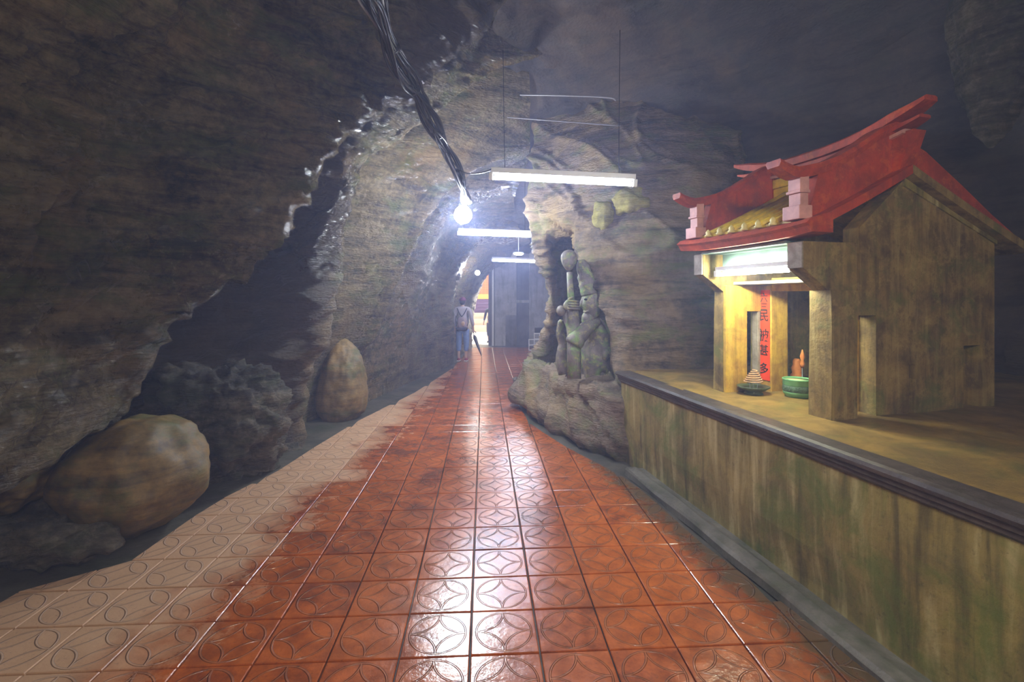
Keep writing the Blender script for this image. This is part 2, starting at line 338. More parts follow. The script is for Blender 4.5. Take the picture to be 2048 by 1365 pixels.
# ceiling and right wall
R = [
 w(-4., (-2.2, 4.2), (-1, 4.9), (.6, 5.3), (2.2, 5.4), (3.8, 5.0), (5.0, 4.1), (5.6, 3.0), (5.7, 2.), (5.6, 1.), (5.6, -.2)),
 w(1., (-2.2, 4.4), (-1, 5.2), (.6, 5.6), (2.2, 5.6), (3.8, 5.1), (5.0, 4.1), (5.5, 3.0), (5.5, 2.), (5.5, 1.), (5.5, -.2)),
 w(3.5, (-2.2, 4.8), (-1, 5.5), (.6, 5.8), (2.2, 5.7), (3.7, 5.1), (4.75, 4.0), (5.15, 3.0), (5.2, 2.), (5.1, 1.), (5.1, -.2)),
 w(5.0, (-2.2, 4.8), (-1, 5.5), (.6, 5.8), (2.2, 5.6), (3.6, 4.8), (4.6, 3.8), (5.0, 2.9), (5.1, 1.9), (5.0, .95), (5.0, -.2)),
 w(6.2, (-2.2, 4.6), (-1, 5.3), (.5, 5.5), (1.9, 5.2), (3.0, 4.4), (3.8, 3.6), (4.2, 2.7), (4.3, 1.8), (4.3, .9), (4.3, -.2)),
 w(7.1, (-2.2, 4.4), (-1, 4.9), (.4, 5.1), (1.5, 4.8), (2.2, 4.2), (2.7, 3.5), (2.9, 2.7), (3.0, 1.8), (3.0, .9), (3.0, -.2)),
 w(8.5, (-2.2, 3.9), (-1, 4.25), (.3, 4.35), (1.2, 4.15), (1.8, 3.7), (2.3, 3.2), (2.6, 2.5), (2.7, 1.7), (2.7, .9), (2.7, -.2)),
 w(10.5, (-2.2, 3.4), (-1, 3.7), (.2, 3.8), (1.1, 3.7), (1.7, 3.4), (2.2, 2.9), (2.4, 2.3), (2.5, 1.6), (2.5, .8), (2.5, -.2)),
 w(13.5, (-2.2, 3.2), (-1, 3.35), (.2, 3.4), (1.1, 3.3), (1.7, 3.1), (2.2, 2.7), (2.4, 2.2), (2.5, 1.6), (2.5, .8), (2.5, -.2)),
 w(18.4, (-2.4, 3.2), (-1, 3.3), (.2, 3.3), (1.1, 3.3), (1.7, 3.1), (2.2, 2.7), (2.4, 2.2), (2.5, 1.6), (2.5, .8), (2.5, -.2)),
]
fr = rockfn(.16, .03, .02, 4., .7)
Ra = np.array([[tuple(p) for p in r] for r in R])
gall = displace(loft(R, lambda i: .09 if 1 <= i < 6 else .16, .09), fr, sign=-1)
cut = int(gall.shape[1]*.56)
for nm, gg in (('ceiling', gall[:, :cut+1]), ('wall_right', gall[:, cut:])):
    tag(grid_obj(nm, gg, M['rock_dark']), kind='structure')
bm = bmesh.new(); box(bm, -4.5, 6.5, -4.6, -4.2, -.4, 6.5)
tag(from_bm('wall_rear_cap', bm, M['rock_dark']), kind='structure')  # unseen cap added behind the viewpoint to keep sky light out

# ------------------------------------------------------------------ rock pillar with the statue's niche
def V(x, z, D): return Vector((x, D, z))
PL = [
 [V(1.7, -.1, 9.2), V(.55, -.1, 8.1), V(.75, -.1, 7.2), V(.95, -.1, 6.6), V(1.1, -.1, 6.2), V(1.25, -.1, 5.8), V(1.45, -.1, 5.4), V(1.9, -.1, 5.4), V(2.5, -.1, 5.7)],
 [V(1.6, .12, 9.2), P(1030, 790, 7.9), P(1062, 820, 7.0), P(1095, 845, 6.4), P(1130, 868, 5.95), P(1180, 890, 5.5), P(1245, 912, 5.12), V(1.7, .1, 5.35), V(2.5, .1, 5.6)],
 [V(1.6, .45, 9.2), P(1042, 752, 7.95), P(1075, 770, 7.1), P(1105, 785, 6.6), P(1140, 795, 6.1), P(1185, 808, 5.65), P(1238, 822, 5.2), V(1.7, .5, 5.3), V(2.5, .5, 5.6)],
 [V(1.6, .7, 9.2), P(1060, 722, 8.0), P(1086, 735, 7.2), P(1115, 743, 6.7), P(1150, 754, 6.2), P(1190, 767, 5.8), P(1236, 780, 5.35), V(1.75, .75, 5.4), V(2.5, .75, 5.6)],
 [V(1.2, .78, 9.8), P(1068, 708, 8.0), P(1090, 720, 7.6), V(.80, .72, 8.1), V(1.20, .72, 8.2), V(1.62, .74, 7.2), P(1236, 752, 5.45), P(1310, 738, 5.4), P(1440, 738, 5.5)],
 [V(1.2, 1.25, 9.8), P(1090, 655, 7.8), P(1107, 655, 7.55), V(.86, 1.25, 8.3), V(1.25, 1.25, 8.3), V(1.68, 1.25, 7.2), P(1226, 670, 5.65), P(1310, 660, 5.4), P(1440, 660, 5.6)],
 [V(1.2, 1.7, 9.8), P(1098, 600, 7.7), P(1112, 600, 7.45), V(.88, 1.7, 8.2), V(1.2, 1.7, 8.3), V(1.62, 1.7, 7.3), P(1205, 605, 5.8), P(1310, 600, 5.5), P(1440, 600, 5.7)],
 [V(1.2, 2.1, 9.6), P(1092, 545, 7.6), P(1104, 542, 7.35), V(.80, 2.1, 8.1), V(1.1, 2.1, 8.1), V(1.5, 2.1, 7.3), P(1178, 548, 6.0), P(1305, 545, 5.6), P(1440, 545, 5.7)],
 [V(1.6, 2.5, 8.9), P(1078, 500, 7.5), P(1090, 494, 7.2), V(.68, 2.42, 7.9), V(.95, 2.48, 7.9), V(1.2, 2.5, 7.4), P(1150, 494, 6.3), P(1300, 490, 5.7), P(1440, 490, 5.8)],
 [V(1.6, 2.75, 8.8), P(1068, 468, 7.4), P(1086, 462, 7.15), P(1100, 456, 7.0), P(1118, 453, 6.85), P(1140, 455, 6.6), P(1165, 458, 6.4), P(1300, 450, 5.8), P(1440, 450, 5.9)],
 [V(1.6, 3.2, 8.8), P(1062, 415, 7.4), P(1082, 405, 7.15), P(1102, 402, 7.0), P(1125, 402, 6.8), P(1155, 402, 6.6), P(1195, 402, 6.35), P(1300, 400, 5.95), P(1440, 400, 6.0)],
 [V(1.6, 4.0, 8.8), P(1070, 345, 7.6), P(1095, 340, 7.3), P(1120, 336, 7.1), P(1150, 334, 6.9), P(1185, 332, 6.7), P(1230, 330, 6.5), P(1320, 330, 6.2), P(1450, 330, 6.2)],
 [V(1.6, 5.2, 8.8), P(1075, 220, 8.2), P(1110, 215, 7.9), P(1145, 210, 7.7), P(1180, 205, 7.5), P(1215, 200, 7.3), P(1260, 200, 7.1), P(1350, 210, 6.9), P(1470, 220, 6.9)],
]
for r_ in PL: r_.append(Vector((3.3, 6.9, r_[-1].z)))
gp = loft(PL, lambda i: .045, .04, lo=4)
fp = rockfn(.05, .02, .016, 9., 1.5)
gp = displace(gp, fp, sign=1)
pil = grid_obj('rock_pillar', gp, M['rock_pillar'])
tag(pil, 'huge mossy rock pillar with a tall arched niche, between passage and shrine', 'rock pillar')

# ------------------------------------------------------------------ floor: ground, tiles
TH = math.radians(3.27)
ex = Vector((math.cos(TH), math.sin(TH), 0)); ey = Vector((-math.sin(TH), math.cos(TH), 0))
def c2w(c, r, z=0.): return ex*c+ey*r+Vector((0, 0, z))
def w2c(X, D): return (X*math.cos(TH)+D*math.sin(TH), -X*math.sin(TH)+D*math.cos(TH))
ga = np.array([[(x, y, -.03+(.05 if x < -3 else 0)) for x in np.linspace(-4.5, 6, 60)] for y in np.linspace(-4.3, 18, 120)])
def gf(p):
    h = .02*noise.fractal(p*2.2, 1, 2, 4)
    if p.x < -2.3 and p.y > 1: h += .04*noise.noise(p*1.3)
    return h
ga = displace(ga, gf, sign=-1)
ga[..., 2] = np.minimum(ga[..., 2], -.014+.12*np.clip(-2.75-ga[..., 0], 0, 1))
floor = grid_obj('floor', ga, M['ground']); tag(floor, kind='structure')
floor['label'] = 'floor of red terracotta tiles stamped with coin pattern'

k = NB('stamped_tile')
o = k.co('Object'); sx = k.n('ShaderNodeSeparateXYZ', Vector=o)
ax = k.math('ABSOLUTE', sx.outputs[0]); ay = k.math('ABSOLUTE', sx.outputs[1])
Rr = .140
r_ = k.math('SQRT', k.math('ADD', k.math('MULTIPLY', ax, ax), k.math('MULTIPLY', ay, ay)))
dc = k.math('ABSOLUTE', k.math('SUBTRACT', r_, Rr))
bx_ = k.math('SUBTRACT', ax, Rr); by_ = k.math('SUBTRACT', ay, Rr)
rc = k.math('SQRT', k.math('ADD', k.math('MULTIPLY', bx_, bx_), k.math('MULTIPLY', by_, by_)))
da = k.math('ADD', k.math('ABSOLUTE', k.math('SUBTRACT', rc, Rr)), k.math('MULTIPLY', k.math('GREATER_THAN', r_, Rr+.002), 1.))
d = k.math('MINIMUM', dc, da)
ridge = k.ramp(k.math('MULTIPLY', d, 100.), [(.18, 1.), (.62, 0.)], 'EASE')
edge = k.ramp(k.math('MULTIPLY', d, 100.), [(.25, 0.), (.5, 1.), (.85, 0.)])
wp = k.co('World'); rnd = k.n('ShaderNodeObjectInfo').outputs['Random']
wsx = k.n('ShaderNodeSeparateXYZ', Vector=wp)
n1 = k.noise(wp, 1.3, 6, .65, .4); n2 = k.noise(wp, 7, 6, .7); n3 = k.noise(wp, 45, 4, .6)
# dry, dusty band along the left rock: position across the passage with a ragged edge
acr = k.math('ADD', k.math('MULTIPLY', wsx.outputs[0], math.cos(TH)), k.math('MULTIPLY', wsx.outputs[1], math.sin(TH)))
edgeline = k.math('MINIMUM', k.math('ADD', k.math('MULTIPLY', wsx.outputs[1], .10), -1.78), -.85)
dm = k.math('SUBTRACT', k.math('ADD', edgeline, k.math('MULTIPLY', k.math('SUBTRACT', n1, .5), 1.1)), acr)
dm = k.math('ADD', dm, k.math('MULTIPLY', k.math('SUBTRACT', rnd, .5), .22))
dmm = k.math('ADD', dm, k.math('MULTIPLY', k.math('SUBTRACT', n2, .5), .35))
dry = k.ramp(k.math('ADD', dmm, .5), [(.40, 0.), (.52, .45), (.74, 1.)])
wet = k.mix(k.ramp(n2, [(.35, 0.), (.65, 1.)]), (.19, .038, .006), (.48, .108, .012))
wet = k.mix(k.ramp(k.noise(wp, 2.1, 6, .7, .3), [(.50, 0.), (.62, .75)]), wet, (.10, .022, .008))
wet = k.mix(k.math('MULTIPLY', rnd, .35), wet, (.58, .145, .014))
dust = k.mix(n2, (.42, .24, .12), (.62, .37, .21))
col = k.mix(dry, wet, dust)
# mossy grime towards the ledge on the right
gm = k.math('SUBTRACT', k.math('ADD', acr, k.math('MULTIPLY', k.math('SUBTRACT', n2, .5), .9)), k.math('ADD', k.math('ADD', k.math('MULTIPLY', wsx.outputs[1], -.17), 1.95), k.math('MULTIPLY', k.math('GREATER_THAN', wsx.outputs[1], 6.0), 5.0)))
gmask = k.ramp(k.math('ADD', gm, .5), [(.42, 0.), (.60, .85)])
col = k.mix(gmask, col, (.075, .062, .02))
col = k.mix(k.math('MULTIPLY', edge, .45), col, (.07, .045, .025))
col = k.mix(k.math('MULTIPLY', ridge, k.math('ADD', .12, k.math('MULTIPLY', dry, .25))), col, (.48, .33, .23))
col = k.mix(k.ramp(n3, [(.25, .5), (.4, 0.)]), col, (.05, .03, .02))
rough = k.math('ADD', k.math('MULTIPLY', dry, .42), k.ramp(n2, [(.3, .12), (.7, .27)]))
rough = k.math('ADD', rough, k.math('MULTIPLY', gmask, .15))
h = k.math('ADD', k.math('MULTIPLY', ridge, 1.), k.math('ADD', k.math('MULTIPLY', n2, .35), k.math('MULTIPLY', n3, .12)))
M['tile'] = k.fin(col, rough, k.bump(h, .8, .011), .8)

TP, RP, C0, R0 = .334, .324, -.066, 2.656-.324*3
lft = [(1.0, -2.9), (2.69, -2.85), (3.13, -2.84), (3.16, -2.46), (4.01, -2.47), (4.83, -2.29), (5.46, -2.25), (6.8, -2.11), (8.77, -1.73), (11.5, -1.45), (13.9, -1.40), (17.6, -1.45)]
rgt = [(1.0, 2.0), (2.16, 1.67), (3.4, 1.31), (4.27, 1.16), (4.7, 1.03), (5.55, .62), (6.53, .26), (8.0, .06), (9.1, .12), (9.3, 1.3), (13., 1.9), (17.6, 1.9)]
lc = [w2c(X, D) for D, X in lft]; rcv = [w2c(X, D) for D, X in rgt]
def at(curve, r): return float(np.interp(r, [p[1] for p in curve], [p[0] for p in curve]))
def clip(poly, a, b, keep_right):
    """keep the side of line a->b (along increasing r)"""
    out = []; nx, ny = (b[1]-a[1]), -(b[0]-a[0])
    if not keep_right: nx, ny = -nx, -ny
    dd = [(p[0]-a[0])*nx+(p[1]-a[1])*ny for p in poly]
    for i in range(len(poly)):
        p, q, dp, dq = poly[i], poly[(i+1) % len(poly)], dd[i], dd[(i+1) % len(poly)]
        if dp >= 0: out.append(p)
        if dp*dq < 0:
            t = dp/(dp-dq); out.append((p[0]+(q[0]-p[0])*t, p[1]+(q[1]-p[1])*t))
    return out
def tile_bm(bm, poly, off=(0, 0)):
    """a slab with a bevelled upper rim over a convex outline"""
    n = len(poly); cx = sum(p[0] for p in poly)/n; cy = sum(p[1] for p in poly)/n
    def ringv(s, z):
        o = []
        for p in poly:
            dx, dy = p[0]-cx, p[1]-cy; l = math.hypot(dx, dy)+1e-9
            o.append(bm.verts.new((p[0]-dx/l*s+off[0], p[1]-dy/l*s+off[1], z)))
        return o
    a, b, c = ringv(0, -.016), ringv(0, -.003), ringv(.006, 0)
    for u, v in ((a, b), (b, c)):
        for i in range(n): bm.faces.new((u[i], u[(i+1) % n], v[(i+1) % n], v[i]))
    bm.faces.new(c)
hx, hy = TP/2-.004, RP/2-.004
full = [(-hx, -hy), (hx, -hy), (hx, hy), (-hx, hy)]
bm = bmesh.new(); tile_bm(bm, full)
tme = bpy.data.meshes.new('tile'); bm.to_mesh(tme); bm.free(); tme.materials.append(M['tile'])
cand = []
for kr in range(0, 46):
    r = R0+(kr+.5)*RP
    for kc in range(-11, 8):
        c = C0+(kc+.5)*TP
        if c+hx < min(at(lc, r-hy), at(lc, r+hy)) or c-hx > max(at(rcv, r-hy), at(rcv, r+hy)): continue
        poly = [(x+c, y+r) for x, y in full]
        inside = all(at(lc, p[1]) <= p[0] <= at(rcv, p[1]) for p in poly)
        if not inside:
            a, b = (at(lc, r-hy), r-hy), (at(lc, r+hy), r+hy); poly = clip(poly, a, b, True)
            if len(poly) >= 3:
                a, b = (at(rcv, r-hy), r-hy), (at(rcv, r+hy), r+hy); poly = clip(poly, a, b, False)
            if len(poly) < 3: continue
            ar = .5*abs(sum(poly[i][0]*poly[(i+1) % len(poly)][1]-poly[(i+1) % len(poly)][0]*poly[i][1] for i in range(len(poly))))
            if ar < .012: continue
        cand.append((r, c, inside, poly))
cand = [t for t in cand if t[0] > 1.6]
cand.sort(key=lambda t: t[0])
far = bmesh.new()
for i, (r, c, inside, poly) in enumerate(cand):
    loc = c2w(c, r, 0)
    if i < 298:
        if inside: me = tme
        else:
            bm = bmesh.new(); tile_bm(bm, [(x-c, y-r) for x, y in poly]); me = bpy.data.meshes.new('tile'); bm.to_mesh(me); bm.free(); me.materials.append(M['tile'])
        t = bpy.data.objects.new('tile', me); COL.objects.link(t); t.parent = floor
        t.location = loc+Vector((0, 0, random.uniform(-.0012, .0012)))
        t.rotation_euler = (random.gauss(0, .0022), random.gauss(0, .0022), TH+random.gauss(0, .002))
    else:
        n0 = len(far.verts); tile_bm(far, poly); far.verts.ensure_lookup_table()
        zz = random.uniform(-.002, .002)
        for v in far.verts[n0:]:
            q = c2w(v.co.x, v.co.y, v.co.z+zz); v.co = q
# the far tiles carry the same stamped pattern, laid out on the same grid
mf = M['tile'].copy(); mf.name = 'stamped_tile_far'
nt = mf.node_tree
tc = [n for n in nt.nodes if n.type == 'TEX_COORD'][0]; mp = [l.to_node for l in nt.links if l.from_node == tc][0]
sep = [l.to_node for l in nt.links if l.from_node == mp][0]
mp.inputs['Rotation'].default_value = (0, 0, -TH)
for ax_i, (o0, pp) in enumerate(((C0, TP), (R0, RP))):
    a = nt.nodes.new('ShaderNodeMath'); a.operation = 'SUBTRACT'; a.inputs[1].default_value = o0-40*pp
    b = nt.nodes.new('ShaderNodeMath'); b.operation = 'MODULO'; b.inputs[1].default_value = pp
    c = nt.nodes.new('ShaderNodeMath'); c.operation = 'SUBTRACT'; c.inputs[1].default_value = pp/2
    tgt = [l.to_socket for l in nt.links if l.from_socket == sep.outputs[ax_i]]
    nt.links.new(sep.outputs[ax_i], a.inputs[0]); nt.links.new(a.outputs[0], b.inputs[0]); nt.links.new(b.outputs[0], c.inputs[0])
    for s_ in tgt:
        if s_.node is not a: nt.links.new(c.outputs[0], s_)
ft = from_bm('distant_tiles', far, mf, floor); ft['kind'] = 'stuff'

# ------------------------------------------------------------------ ledge on the right that carries the shrine
def wallX(D): return 2.228-.204*D
LZ = .91
led = empty('altar_ledge', (wallX(3.5), 3.5, 0))
tag(led, 'long mossy plastered ledge with a moulded rim, under the small shrine', 'ledge')
def rel(v): return Vector(v)-Vector((wallX(3.5), 3.5, 0))
def sweep(name, prof, D0, D1, m, n=24, closed=True, wob=.0):
    """profile (offset towards the path is negative x, z) swept along the wall line"""
    bm = bmesh.new(); rings = []
    for i in range(n+1):
        D = D0+(D1-D0)*i/n
        wv = [wob*noise.noise(Vector((D*2, j*3.1, 1.7))) for j in range(len(prof))]
        rings.append([bm.verts.new(rel((wallX(D)+p[0]+wv[j], D, p[1]+wv[j]*.6))) for j, p in enumerate(prof)])
    np_ = len(prof)
    for a, b in zip(rings, rings[1:]):
        for j in range(np_ if closed else np_-1): bm.faces.new((a[j], a[(j+1) % np_], b[(j+1) % np_], b[j]))
    if closed: bm.faces.new(rings[0][::-1]); bm.faces.new(rings[-1])
    return from_bm(name, bm, m, led)
sweep('wall_face', [(.02, -.05), (.015, .1), (.0, .3), (.0, .6), (0, .84), (.12, .84), (.12, -.05)], -1.0, 5.22, M['ledge'], 60, True, .012)
sweep('rim_moulding', [(-.005, .80), (-.02, .815), (-.02, .835), (-.032, .842), (-.032, .862), (-.05, .872), (-.058, .89), (-.05, .908), (-.02, .914), (.10, .914), (.10, .80)], -1.0, 5.24, M['trim'], 60, True, .003)
bm = bmesh.new()
ys = np.linspace(-1, 5.7, 90); top = []
for D in ys:
    x0 = wallX(min(D, 5.25))+.06 + (0 if D < 5.25 else (D-5.25)*.3)
    top.append([tuple(rel((x0+(5.6-x0)*t, D, LZ+.012*noise.noise(Vector((x0+4*t, D, 0))*2)+(.10*max(0, t-.62))*(1+noise.noise(Vector((t*9, D*2, 3)))) ))) for t in np.linspace(0, 1, 70)])
grid_obj('ledge_top', np.array(top), M['ledge_top'], led)
kb = sweep('kerb', [(-.16, -.02), (-.165, .03), (-.15, .052), (-.07, .058), (-.03, .045), (.03, .04), (.03, -.02)], -1.0, 4.75, M['kerb'], 50, True, .012)
# gutter along the kerb is simply the lower ground between tiles and kerb

# ------------------------------------------------------------------ shrine
phi = math.atan2(.275, .961)
sh = empty('shrine', (2.04, 3.2, LZ), phi)
tag(sh, 'small weathered plaster shrine with swallowtail red roof standing on the mossy ledge', 'shrine')
def z(v): return v-LZ
def sb(name, b, m='shrine', par=None, bevel=.006):
    x0, x1, y0, y1, z0, z1 = b; return boxo(name, (x0, x1, y0, y1, z(z0), z(z1)), M[m], par or sh, bevel)
T1 = 1.52
# front columns
for s0, s1 in ((-.05, .11), (.96, 1.07)):
    bm = bmesh.new(); vsx = box(bm, 0, .22, s0, s1, z(.9), z(1.745))
    for v in vsx:
        if v.co.z < .1: v.co.x -= .006; v.co.y += -.006 if v.co.y < (s0+s1)/2 else .006
    bmesh.ops.subdivide_edges(bm, edges=bm.edges[:], cuts=3, use_grid_fill=True)
    for v in bm.verts: v.co += Vector((noise.noise(v.co*9), noise.noise(v.co*9+Vector((5, 0, 0))), 0))*.006
    from_bm('column', bm, M['shrine'], sh)
# corner brackets: square end block and the sloping underside
for s0, s1 in ((-.03, .09), (.955, 1.06)):
    bm = bmesh.new()
    prism(bm, [(-.20, z(1.885)), (-.20, z(2.06)), (.24, z(2.06)), (.24, z(1.745)), (-.0, z(1.745))], 'y', s0, s1)
    br = from_bm('bracket', bm, M['shrine'], sh, bevel=.005)
    boxo('bracket_cap', (-.213, -.2, s0+.003, s1-.003, z(1.888), z(2.056)), M['shrine_grey'], br, .003)
# side walls with their openings, built in pieces
def side(s0, s1, name):
    bm = bmesh.new()
    def bb(a, b, c, d): box(bm, a, b, s0, s1, z(c), z(d))
    bb(.22, .38, 1.58, 1.745)
    bb(.38, .676, .9, 1.745)
    bb(.676, .732, 1.24, 1.745)
    bb(.732, 1.20, .9, 1.745)
    bb(1.20, 1.37, 1.355, 1.745)
    bb(1.37, T1, .9, 1.745)
    prism(bm, [(.24, z(1.745)), (.24, z(2.16)), (.62, z(2.49)), (.70, z(2.49)), (T1, z(2.13)), (T1, z(1.745))], 'y', s0, s1)
    o = from_bm(name, bm, M['shrine'], sh)
    return o
sw = side(-.05, .07, 'side_wall')
side(.99, 1.07, 'side_wall')
# backing inside the two shallow recesses of the near wall
sb('recess_panel', (1.18, 1.39, .045, .09, .9, 1.38), 'shrine', sw)
sb('jamb', (.38, .47, .07, .11, .9, 1.60), 'shrine_in')
sb('back_wall', (T1-.08, T1, .07, .99, .9, 2.1))
# porch inside faces
sb('inner_wall', (.0, .215, .925, .96, .9, 1.80), 'shrine_in')
sb('inner_wall', (.20, .36, .925, .96, 1.58, 1.80), 'shrine_in')
sb('window_jamb', (.33, .36, .93, 1.0, .9, 1.6), 'shrine_grey')
for a, b in ((.815, .96), (.07, .235)):
    sb('doorway_pier', (.36, .53, a, b, .9, 1.80), 'shrine_in')
sb('door_lintel', (.36, .53, .235, .815, 1.75, 1.86), 'shrine_in')
sb('porch_ceiling', (.10, .53, .07, .99, 1.805, 1.83), 'shrine_grey')
sb('front_lintel', (-.01, .10, .09, .955, 1.90, 2.08), 'teal')
sb('soffit_panel', (-.22, .02, .09, .955, 2.055, 2.075), 'teal')
sb('lintel_post', (-.03, .0, .12, .24, 1.93, 2.055), 'shrine')
# inner altar step
alt = sb('altar_block', (.60, 1.10, .66, .96, .9, 1.0), 'shrine')
# gable trim along the rear slope and below the roof
for a, b, za, zb in ((.62, T1+.01, 2.50, 2.13),):
    bm = bmesh.new(); prism(bm, [(a, z(za-.045)), (a, z(za+.01)), (b, z(zb+.01)), (b, z(zb-.045))], 'y', -.062, -.045)
    from_bm('gable_trim', bm, M['ledge'], sh)
# roof slabs
def zr(t):
    if t <= .6: q = (t+.26)/.86; return 2.165+.415*(q*.88+.12*q*q)
    q = (t-.6)/1.16; return 2.58-.50*q*(1.08-.08*q)
def slab(name, t0, t1, s0, s1, th, m, n=10, lift=0.):
    bm = bmesh.new(); pts = []
    for i in range(n+1): t = t0+(t1-t0)*i/n; pts.append((t, z(zr(t)+lift)))
    for i in range(n, -1, -1): t = t0+(t1-t0)*i/n; pts.append((t, z(zr(t)+lift-th)))
    prism(bm, pts, 'y', s0, s1); return from_bm(name, bm, M[m], sh)
slab('roof_slab', -.24, .6, -.13, 1.15, .06, 'red')
slab('roof_slab', .6, 1.76, -.13, 1.15, .06, 'shrine')
# red eave board, upturned slightly at both ends
bm = bmesh.new(); rings = []
for i in range(25):
    s = -.15+1.32*i/24; q = abs(s-.51)/.66; up = .022*q**3
    prof = [(-.305, 2.135), (-.27, 2.165), (-.15, 2.20), (-.10, 2.20), (-.10, 2.08), (-.265, 2.08), (-.285, 2.118)]
    rings.append([bm.verts.new((p[0], s, z(p[1]+up))) for p in prof])
for a, b in zip(rings, rings[1:]):
    for j in range(7): bm.faces.new((a[j], a[(j+1) % 7], b[(j+1) % 7], b[j]))
bm.faces.new(rings[0][::-1]); bm.faces.new(rings[-1])
eb = from_bm('eave_board', bm, M['red'], sh)
# yellow pan tiles and ribs with knobs
slab('pan_tiles', -.20, .56, .05, 1.0, .02, 'yellow', lift=.018)
for i in range(6):
    s = .195+i*.133
    bm = bmesh.new(); pth = [Vector((t, s, z(zr(t)+.022))) for t in np.linspace(-.20, .555, 9)]
    tube(bm, pth, .027, 8); rb = from_bm('roof_rib', bm, M['yellow'], sh, smooth=True)
    bm = bmesh.new()
    lathe(bm, [(.0, 0), (.024, 0), (.026, .014), (.017, .022), (.020, .034), (.014, .048), (.004, .058), (0, .06)], 12, (-.225, s, z(2.188)))
    from_bm('knob', bm, M['knob'], rb, smooth=True)
for i in range(8):
    s = .06+i*.133-.0
    bm = bmesh.new(); tube(bm, [Vector((t, s, z(zr(t)+.03))) for t in np.linspace(.66, 1.74, 9)], .02, 8)
    from_bm('roof_rib', bm, M['yellow'], sh, smooth=True)
slab('pan_tiles', .64, 1.74, .05, 1.0, .02, 'yellow', lift=.018)
# ridge: yellow band in two courses, pale strip, two red layers with swallowtails
sb('ridge_band', (.545, .665, .06, .99, 2.54, 2.645), 'yellow')
sb('ridge_band', (.538, .672, .06, .99, 2.648, 2.725), 'yellow')
for e, s_a, s_b, s_c in ((-1, .07, -.06, -.17), (1, .98, 1.11, 1.33)):
    bm = bmesh.new(); prism(bm, [(s_a, z(2.5)), (s_b, z(2.52)), (s_b+(s_c-s_b)*.5, z(2.64)), (s_c, z(2.80)), (s_a, z(2.80))], 'x', .545, .665)
    from_bm('ridge_end', bm, M['red'], sh, bevel=.006)
def ridge(name, s0, s1, zb, zt, hw, m, up, tipcut=.0, n=44):
    bm = bmesh.new(); rings = []
    for i in range(n+1):
        s = s0+(s1-s0)*i/n; q = abs(2*i/n-1); u = up*q**2.6
        th = (zt-zb)*(1-.55*max(0, q-.75)/.25*tipcut); ww = hw*(1-.35*max(0, (q-.8))/.2*tipcut)
        zc = z(zb)+u
        rings.append([bm.verts.new((.605+a*ww, s, zc+b*th)) for a, b in ((-1, 0), (-1, .75), (-.7, 1), (.7, 1), (1, .75), (1, 0))])
    for a, b in zip(rings, rings[1:]):
        for j in range(6): bm.faces.new((a[j], a[(j+1) % 6], b[(j+1) % 6], b[j]))
    bm.faces.new(rings[0][::-1]); bm.faces.new(rings[-1])
    return from_bm(name, bm, M[m], sh)
ridge('ridge_strip', -.12, 1.30, 2.725, 2.755, .085, 'redpink', .06, 0)
ridge('ridge_lower_course', -.20, 1.44, 2.752, 2.80, .078, 'red', .115, 1)
ridge('ridge_crest', -.235, 1.48, 2.80, 2.875, .088, 'red', .165, 1)
# descending ridges, front and rear, with caps, horns and end posts
tops = [(-.40, 2.565), (-.33, 2.535), (-.25, 2.525), (-.087, 2.562), (.05, 2.61), (.174, 2.672), (.30, 2.745), (.414, 2.82), (.52, 2.87), (.60, 2.90)]
for s0, s1 in ((-.045, .065), (.985, 1.085)):
    bm = bmesh.new()
    lowp = [(t, z(zr(t)-.03)) for t in np.linspace(.62, -.185, 8)]
    prism(bm, [(t, z(v-.07)) for t, v in tops if t > -.2]+lowp[0:0]+[(.62, z(2.82))]+lowp, 'y', s0+.012, s1-.012)
    fin = from_bm('verge_wall', bm, M['red'], sh)
    bm = bmesh.new(); rings = []
    tt = np.linspace(-.40, .62, 22)
    for t in tt:
        v = np.interp(t, [a for a, _ in tops], [b for _, b in tops])
        th = .075 if t > -.2 else .075-.03*(-.2-t)/.2
        rings.append([bm.verts.new((t, a, z(v-b))) for a, b in ((s0+.008, th), (s0-.006, th*.4), (s0, .0), (s1, .0), (s1+.006, th*.4), (s1-.008, th))])
    for a, b in zip(rings, rings[1:]):
        for j in range(6): bm.faces.new((a[j], a[(j+1) % 6], b[(j+1) % 6], b[j]))
    bm.faces.new(rings[0][::-1]); bm.faces.new(rings[-1])
    from_bm('verge_cap', bm, M['red'], fin)
    mm = M['redpink']; c = (s0+s1)/2
    bm = bmesh.new()
    box(bm, -.262, -.16, c-.068, c+.068, z(2.195), z(2.285))
    pm = from_bm('end_post', bm, mm, sh, bevel=.006)
    bm = bmesh.new(); box(bm, -.232, -.17, c-.046, c+.046, z(2.285), z(2.365)); from_bm('post_shaft', bm, mm, pm, bevel=.004)
    bm = bmesh.new(); box(bm, -.245, -.165, c-.056, c+.056, z(2.365), z(2.385)); from_bm('post_collar', bm, mm, pm, bevel=.004)
    bm = bmesh.new(); box(bm, -.236, -.165, c-.048, c+.048, z(2.385), z(2.485)); from_bm('post_shaft', bm, mm, pm, bevel=.004)
    # rear half
    bm = bmesh.new()
    prism(bm, [(.60, z(2.80)), (.85, z(2.71)), (1.2, z(2.50)), (1.5, z(2.31)), (1.78, z(2.15)), (1.78, z(2.07)), (1.2, z(2.27)), (.60, z(2.55))], 'y', s0+.005, s1-.005)
    from_bm('verge_wall', bm, M['red'], sh)
